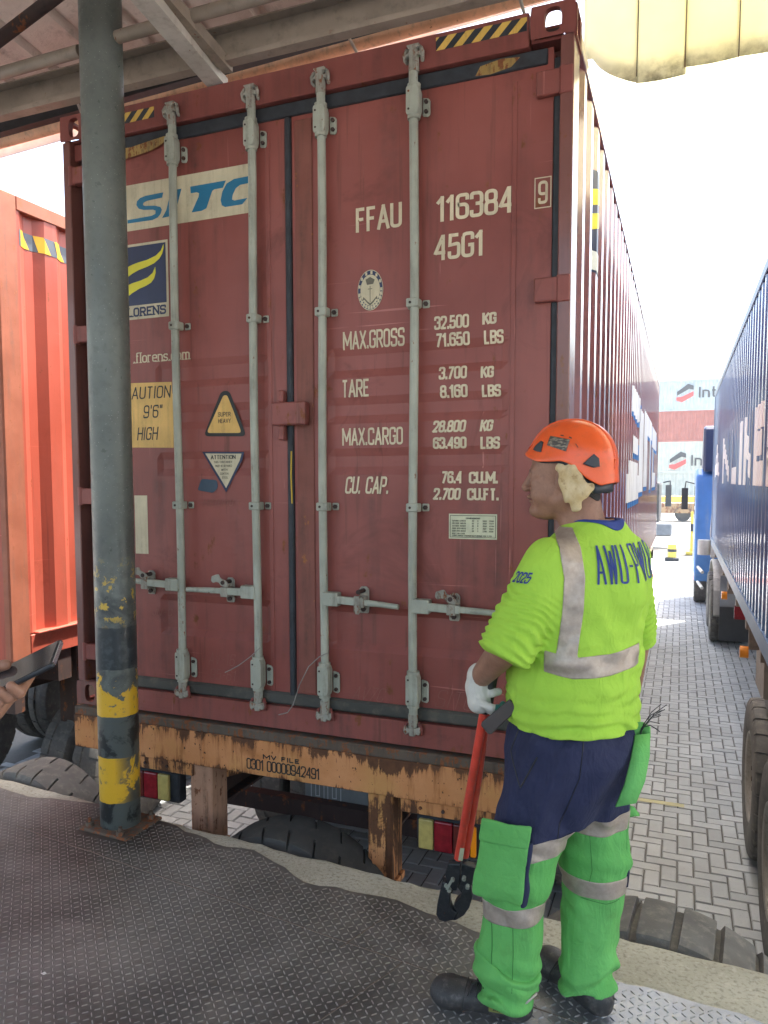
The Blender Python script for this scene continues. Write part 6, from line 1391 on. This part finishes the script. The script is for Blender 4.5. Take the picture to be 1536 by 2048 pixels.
for off in (0,):
    P = [];
    for k in range(17):
        a = -.35+k/16*(PI*.98); x, z = math.cos(a+.28)*.118, math.sin(a+.28)*.1205
        h_ = bvhh.ray_cast(Vector(tuple(c0))+hfw*x*1.6+hcast*.022+Vector((0, 0, z*1.6)), -(hfw*x+Vector((0, 0, z))).normalized(), .4)
        if h_[0] is not None: P.append(h_[0]+Vector((0, 0, .0003)))
    m.tube(P, .0035, 8)
m.build('ridge', M['helmet'], he)
m = MB()                                                       # dark headband and nape strap under the shell
V = []
for k in range(49):
    phi = 2*PI*k/48; s = -math.cos(phi); z1 = edge(s)+.006; z0 = edge(s)-.004-.020*np.clip((s+.1)/.5, 0, 1)
    for z in (z0, z1): p = HC+hf*(math.cos(phi)*.107)+hl*(math.sin(phi)*.088); p[2] = z; V.append(LW(p))
m.add(V, [(2*k, 2*k+2, 2*k+3, 2*k+1) for k in range(48)], True); o = m.build('headband', M['vent'], he, recalc=False); s_ = o.modifiers.new('s', 'SOLIDIFY'); s_.thickness = .012; s_.offset = 0
# ---- tan cloth tucked under the helmet over the ear
def towel(P):
    q = (P-np.array(Hc, np.float32))@HB.T.astype(np.float32); n = vn(P, 22)
    q = q+np.array((.032, 0, .010), np.float32); q[..., 1] = .084+(q[..., 1]-.084)*1.7; d = cone(q, (.016, .080, -.008), (-.012, .088, -.075), .019, .025); d = smin(d, cone(q, (-.012, .090, -.075), (-.026, .086, -.112), .024, .015), .013); d = smin(d, cone(q, (-.015, .088, -.01), (-.042, .084, -.075), .020, .018), .014)
    d = smin(d, cone(q, (-.04, .082, -.07), (-.060, .076, -.060), .014, .011), .01)
    return d*.8-.0030*np.sin(q[..., 0]*130+q[..., 2]*38+n*6)-.002*(vn(P, 40)-.5)
Vw, Fw_ = surface(towel, (-.12, 2.10, 1.44), (.10, 2.26, 1.63), .003); t = NT('towel', .95, 0, .1); c = t.mix(t.ramp(t.noise(22, 6, .65), .35, .7), (.50, .36, .18), (.66, .54, .34)); c = t.mix(t.math('MULTIPLY', t.ramp(t.noise(40, 5, .6), .56, .66), .6), c, (.20, .10, .04)); t.col(c); t.bump(t.noise(400, 3), .6, .002)
bake('towel', relax(Vw, Fw_, 1, .3), Fw_, t.mat, worker)
# ---- left glove gripping the cutter handle
HA = np.array((-.228, 2.195, .995)); HB_ = np.array((-.395, 2.52, .055))        # handle axis top / tip
Wl = np.array(LWr); Kn = np.array((-.262, 2.20, .912))
def glove(P):
    d = cone(P, tuple(Wl+np.array((.006, -.012, .018))), tuple(Wl+np.array((.0, .0, -.022))), .036, .033); d = smin(d, cone(P, tuple(Wl+np.array((-.002, -.004, -.02))), tuple(Kn), .031, .034), .014)
    for k in range(4):
        L = [1, 1.08, 1.02, .85][k]
        a = Kn+np.array((.004, -.024+.018*k, .004-.009*k)); b = a+np.array((.036, -.008, -.010))*L; c = b+np.array((.026, .014, -.004))*L; e = c+np.array((.002, .022, .006))*L
        f = smin(smin(cone(P, a, b, .0125, .0115), cone(P, b, c, .0112, .0105), .003), cone(P, c, e, .0105, .0095), .003); d = smin(d, f, .0035)
    th = Wl+np.array((.012, -.010, -.028)); d = smin(d, smin(cone(P, th, th+np.array((.030, -.004, -.004)), .015, .0125), cone(P, th+np.array((.030, -.004, -.004)), th+np.array((.048, .008, -.002)), .0125, .011), .003), .006)
    return d+.0012*(vn(P, 70)-.5)
Vg, Fg = surface(glove, (-.345, 2.09, .83), (-.15, 2.32, 1.05), .0028); Vg = relax(Vg, Fg, 1, .3); Ng = vnormals(Vg, Fg); go = bake('glove', Vg, Fg, M['glove'], worker)
cloth_tape('glove_print', Vg, Ng, Fg, np.minimum(np.minimum(Vg[:, 0]+.212, .92-Vg[:, 2]), 2.21-Vg[:, 1]), .0008, M['teal_'], go, .001)
# right hand hanging by the far hip
def rglove(P):
    w = np.array(RWr); d = cone(P, w+np.array((0, 0, .02)), w+np.array((-.01, .0, -.06)), .034, .036)
    for k in range(4):
        a = w+np.array((-.03+.019*k, .002, -.08)); b = a+np.array((-.006, -.006, -.045)); c = b+np.array((.002, .012, -.030)); d = smin(d, smin(cone(P, a, b, .0115, .0105), cone(P, b, c, .0105, .009), .003), .004)
    return smin(d, cone(P, w+np.array((-.035, -.01, -.04)), w+np.array((-.058, -.02, -.095)), .014, .011), .006)
Vg, Fg = surface(rglove, (.06, 2.42, .67), (.25, 2.58, .92), .005); bake('glove', Vg, Fg, M['glove'], worker)
for o_ in [o for o in bpy.data.objects if o.name.startswith('glove.')]: pass

# ---- bolt cutter
bcu = thing('bolt_cutter', 'long bolt cutter with red handles and black jaws beside the man', 'bolt cutter', tuple(LW(HB_*np.array((1, 1, 0)))))
ax3 = (HB_-HA)/np.linalg.norm(HB_-HA); hp3 = lambda s, r=0, d=0: LW(HA+ax3*s+np.array((r, d, 0)))
M['hred'] = paint('handle_red', (.62, .060, .035), (.3, .08, .06), .5, .02, rough=.35, sc=8, streak=False, bump=.05); M['grip'] = plain('grip_black', (.022, .022, .025), .55); M['jaw'] = paint('jaw_black', (.020, .022, .026), (.09, .09, .09), .5, .03, rough=.38, sc=12, streak=False, bump=.1)
Lh = np.linalg.norm(HB_-HA)
for k, (r, d) in enumerate(((-.006, 0), (.013, .022))):
    a = 0 if k == 0 else .014
    m = MB(); m.tube([hp3(.11, -.002+a*.3, d), hp3(.40, r*.6+a*.3, d), hp3(Lh-.285, r, d)], .0135, 16); m.build('handle', M['hred'], bcu)
    m = MB(); m.tube([hp3(-.03, -.0+a*.2, d), hp3(-.02, -.0+a*.2, d), hp3(.13, -.002+a*.3, d)], .0165, 16, rs=[.012, .0165, .0165]); m.build('grip', M['grip'], bcu)
m = MB(); m.add([hp3(Lh-.34, -.004, -.014), hp3(Lh-.34, .010, -.014), hp3(Lh-.285, .010, -.014), hp3(Lh-.285, -.004, -.014)], [(0, 1, 2, 3)]); m.build('handle_label', M['plate'], bcu, recalc=False)
jx = Vector(tuple(R_ax)); jz = Vector(tuple(LW(HA-ax3*.0)-LW(HA+ax3))).normalized(); jy = jz.cross(jx).normalized(); jo = Vector(tuple(LW(HB_))); 
def jp(poly, off, th, mat, name): m = MB(); m.prism(poly, jo+jy*off, jx, jz, jy, th); return m.build(name, mat, bcu, bevel=.002)
jp([(-.035, .265), (.004, .27), (.012, .20), (.006, .15), (-.006, .15), (-.022, .17), (-.040, .215)], -.012, .022, M['jaw'], 'handle_socket'); jp([(.010, .27), (.055, .26), (.052, .15), (.030, .13), (.008, .16), (.014, .2)], -.008, .022, M['jaw'], 'handle_socket')
jp([(-.045, .185), (-.020, .180), (-.012, .12), (-.006, .085), (.004, .06), (.020, .052), (.012, .018), (-.012, .0), (-.035, .006), (-.048, .030), (-.050, .075)], -.016, .026, M['jaw'], 'jaw')
jp([(.050, .185), (.030, .180), (.022, .12), (.010, .095), (.006, .070), (.022, .052), (.016, .020), (-.004, .004), (.022, .012), (.045, .040), (.058, .080), (.062, .13)], -.012, .024, M['jaw'], 'jaw')
m = MB()
for x, z in ((-.030, .175), (.040, .18), (-.012, .205), (.024, .215), (-.018, .155)): c_ = jo+jx*x+jz*z; m.cyl(c_-jy*.022, c_+jy*.016, .0065, 10)
m.build('bolt', M['galv'], bcu)
m = MB(); c_ = jo+jx*(-.020)+jz*.185; m.obox(c_-jy*.022+jz*.0, jx*.25+jz, jy, (jx-jz*.25), .022, .0018, .004); m.build('link', M['galv'], bcu)
sh = thing('tool_sheath', 'flat dark brown sheath held under the gloved hand above the cutter', 'sheath', tuple(LW((-.215, 2.14, .86))))
m = MB(); P0 = LW((-.20, 2.13, .905)); P1 = LW((-.262, 2.12, .838)); m.prism([(-.036, -.017), (-.028, -.022), (.075, -.018), (.075, .018), (-.028, .020), (-.036, .015)], Vector(tuple(LW((-.212, 2.125, .880)))), Vector(tuple(R_ax*.72+D_*.1+np.array((0, 0, .68)))).normalized(), Vector(tuple(-R_ax*.66+np.array((0, 0, .72)))).normalized(), Vector(tuple(D_)), .012)
m.build('case', plain('sheath_brown', (.045, .033, .030), .5), sh, bevel=.004, seg=2)
# wires sticking out of the back pocket
m = MB()
for k in range(9):
    a = np.array((.185, 2.215+.004*k, .86)); b = a+np.array((.045+.02*rng.rand(), -.01+.03*rng.rand(), [.075, .06, .045, .05, .07, .0, -.004, .01, .05][k])); mid = (a+b)/2+np.array((0, 0, .012)); m.tube([LW(a-np.array((.01, 0, .05))), LW(a), LW(mid), LW(b)], .0011, 5)
o = m.build('wire_bundle', M['vent']); tag(o, 'bundle of thin dark wires sticking out of the man\'s back pocket', 'wire')

# ------------------------------------------------------------------ second person at the left edge: hand with a phone
p2 = thing('person', 'hand and pale sleeve of a person holding a phone, at the left edge', 'person', tuple(LW([-1.22, .62, 0])))
ph = np.array((-.905, 1.10, 1.232))
fax = np.array((.88, .16, .44)); fax /= np.linalg.norm(fax)
nrm = np.array((-.30, -.52, .80)); nrm -= fax*(nrm@fax); nrm /= np.linalg.norm(nrm); wid = np.cross(nrm, fax)
def hand2(P):
    d = cone(P, (-1.17, .98, 1.10), ph+np.array((-.10, -.01, -.055)), .034, .030)
    pc = ph+fax*-.060; d = smin(d, cone(P, pc-nrm*.030-wid*.02+fax*-.03, pc-nrm*.028+wid*.02, .024, .022), .02)
    for k in range(4):
        a = pc+fax*(-.020+.021*k)-nrm*.026+wid*.035; b = a-wid*.032-nrm*.006; b = pc+fax*(-.018+.021*k)-nrm*.017-wid*.036; c = b+nrm*.020-wid*.004
        d = smin(d, smin(cone(P, a, b, .0105, .0098), cone(P, b, c, .0100, .0088), .003), .004)
    a = pc+fax*-.035-nrm*.01+wid*.045; b = pc+fax*-.005+nrm*.012+wid*.034; c = pc+fax*.022+nrm*.013+wid*.022; d = smin(d, smin(cone(P, a, b, .014, .012), cone(P, b, c, .0115, .0095), .003), .01)
    return d
Vh, Fh = surface(hand2, (-1.24, .86, 1.02), (-.82, 1.22, 1.33), .0034); h2 = bake('body', relax(Vh, Fh, 1, .3), Fh, M['skin'], p2)
def slv(P):
    d = smin(cone(P, (-1.32, .72, 1.05), (-1.105, 1.02, 1.115), .055, .047), cone(P, (-1.34, .60, 1.35), (-1.32, .72, 1.05), .065, .055), .02); d = smin(d, loft(P, [(.85, -1.42, .46, .13, .17), (1.1, -1.42, .46, .13, .18), (1.35, -1.42, .46, .11, .19), (1.43, -1.42, .46, .05, .08)], (0, 1), (1, 0)), .04)
    return d-.004*np.sin(P[..., 2]*70+vn(P, 9)*8)
Vh, Fh = surface(slv, (-1.66, .28, .83), (-1.02, 1.12, 1.47), .01); bake('shirt', Vh, Fh, plain('sleeve_pink', (.55, .40, .36), .85), p2)
def low2(P): return smin(smin(cone(P, (-1.50, .46, .85), (-1.52, .46, .07), .11, .07), cone(P, (-1.34, .46, .85), (-1.32, .46, .07), .11, .07), .02), cone(P, (-1.47, .46, .88), (-1.37, .46, .88), .12, .12), .04)
Vh, Fh = surface(low2, (-1.68, .28, -.01), (-1.16, .66, 1.02), .015); bake('trousers', Vh, Fh, M['navycloth'], p2)
HB3 = np.array([(.55, .835, 0), (-.835, .55, 0), (0, 0, 1)]); V3 = q2@HB3+np.array((-1.42, .49, 1.60)); hd_ = bake('head', V3, F2, M['skin'], h2)
N3 = vnormals(V3, F2); hr3 = np.minimum(np.maximum(-.030-q2[:, 0], q2[:, 2]-.045+.25*np.maximum(0, -q2[:, 0])), q2[:, 2]+.095); cloth_tape('hair', V3, N3, F2, np.minimum(hr3, .02), .006, bpy.data.materials['hair_dark'], hd_, .005)
phone = thing('phone', 'black smartphone seen edge-on in the hand at the left edge', 'phone', tuple(LW(ph)))
m = MB(); W3 = lambda v: Vector(tuple(R_ax*v[0]+D_*v[1]+np.array((0, 0, v[2])))); c_ = Vector(tuple(LW(ph+fax*-.015)))
m.obox(c_, W3(fax), W3(wid), W3(nrm), .080, .037, .0045); m.build('phone_body', plain('phone_case', (.018, .019, .022), .35), phone, bevel=.004, seg=3)
m = MB(); m.obox(c_+W3(nrm)*.0048, W3(fax), W3(wid), W3(nrm), .075, .033, .0003); m.build('screen', plain('phone_glass', (.02, .024, .03), .06, spec=.9, var=0), phone)
m = MB(); m.obox(c_+W3(fax)*.0795, W3(wid), W3(fax), W3(nrm), .030, .0012, .0035); m.build('metal_edge', plain('phone_edge', (.5, .52, .55), .25, 1), phone)

for i, (x, y, lab) in enumerate(((1.02, -1.28, 'tiny white paper scrap on the dock floor, nearer the middle of the plates'), (.36, -1.02, 'small pale scrap lying on the plates in front of the steel post'))):
    m = MB(); m.prism([(-.007, -.004), (.006, -.006), (.009, .003), (-.002, .007)], (x, y, zpl+.003), (1, 0, 0), (0, 1, 0), (0, 0, 1), .001); tag(m.build('paper_scrap', M['whitepaint']), lab, 'litter')

# ------------------------------------------------------------------ thin volume added to wash out the distance like lens glare
hm = MB(); hm.box(-20, 25, -9.5, 75, -1.2, 14); hz_ = hm.build('glare_veil', None); hz_.data.materials.clear()
t = bpy.data.materials.new('glare_veil'); t.use_nodes = True; n = t.node_tree.nodes; n.remove(n['Principled BSDF']); pv = n.new('ShaderNodeVolumePrincipled'); pv.inputs['Color'].default_value = (.86, .93, 1, 1); pv.inputs['Density'].default_value = .0012; pv.inputs['Anisotropy'].default_value = .3
t.node_tree.links.new(pv.outputs[0], n['Material Output'].inputs['Volume']); hz_.data.materials.append(t); tag(hz_, kind='stuff')
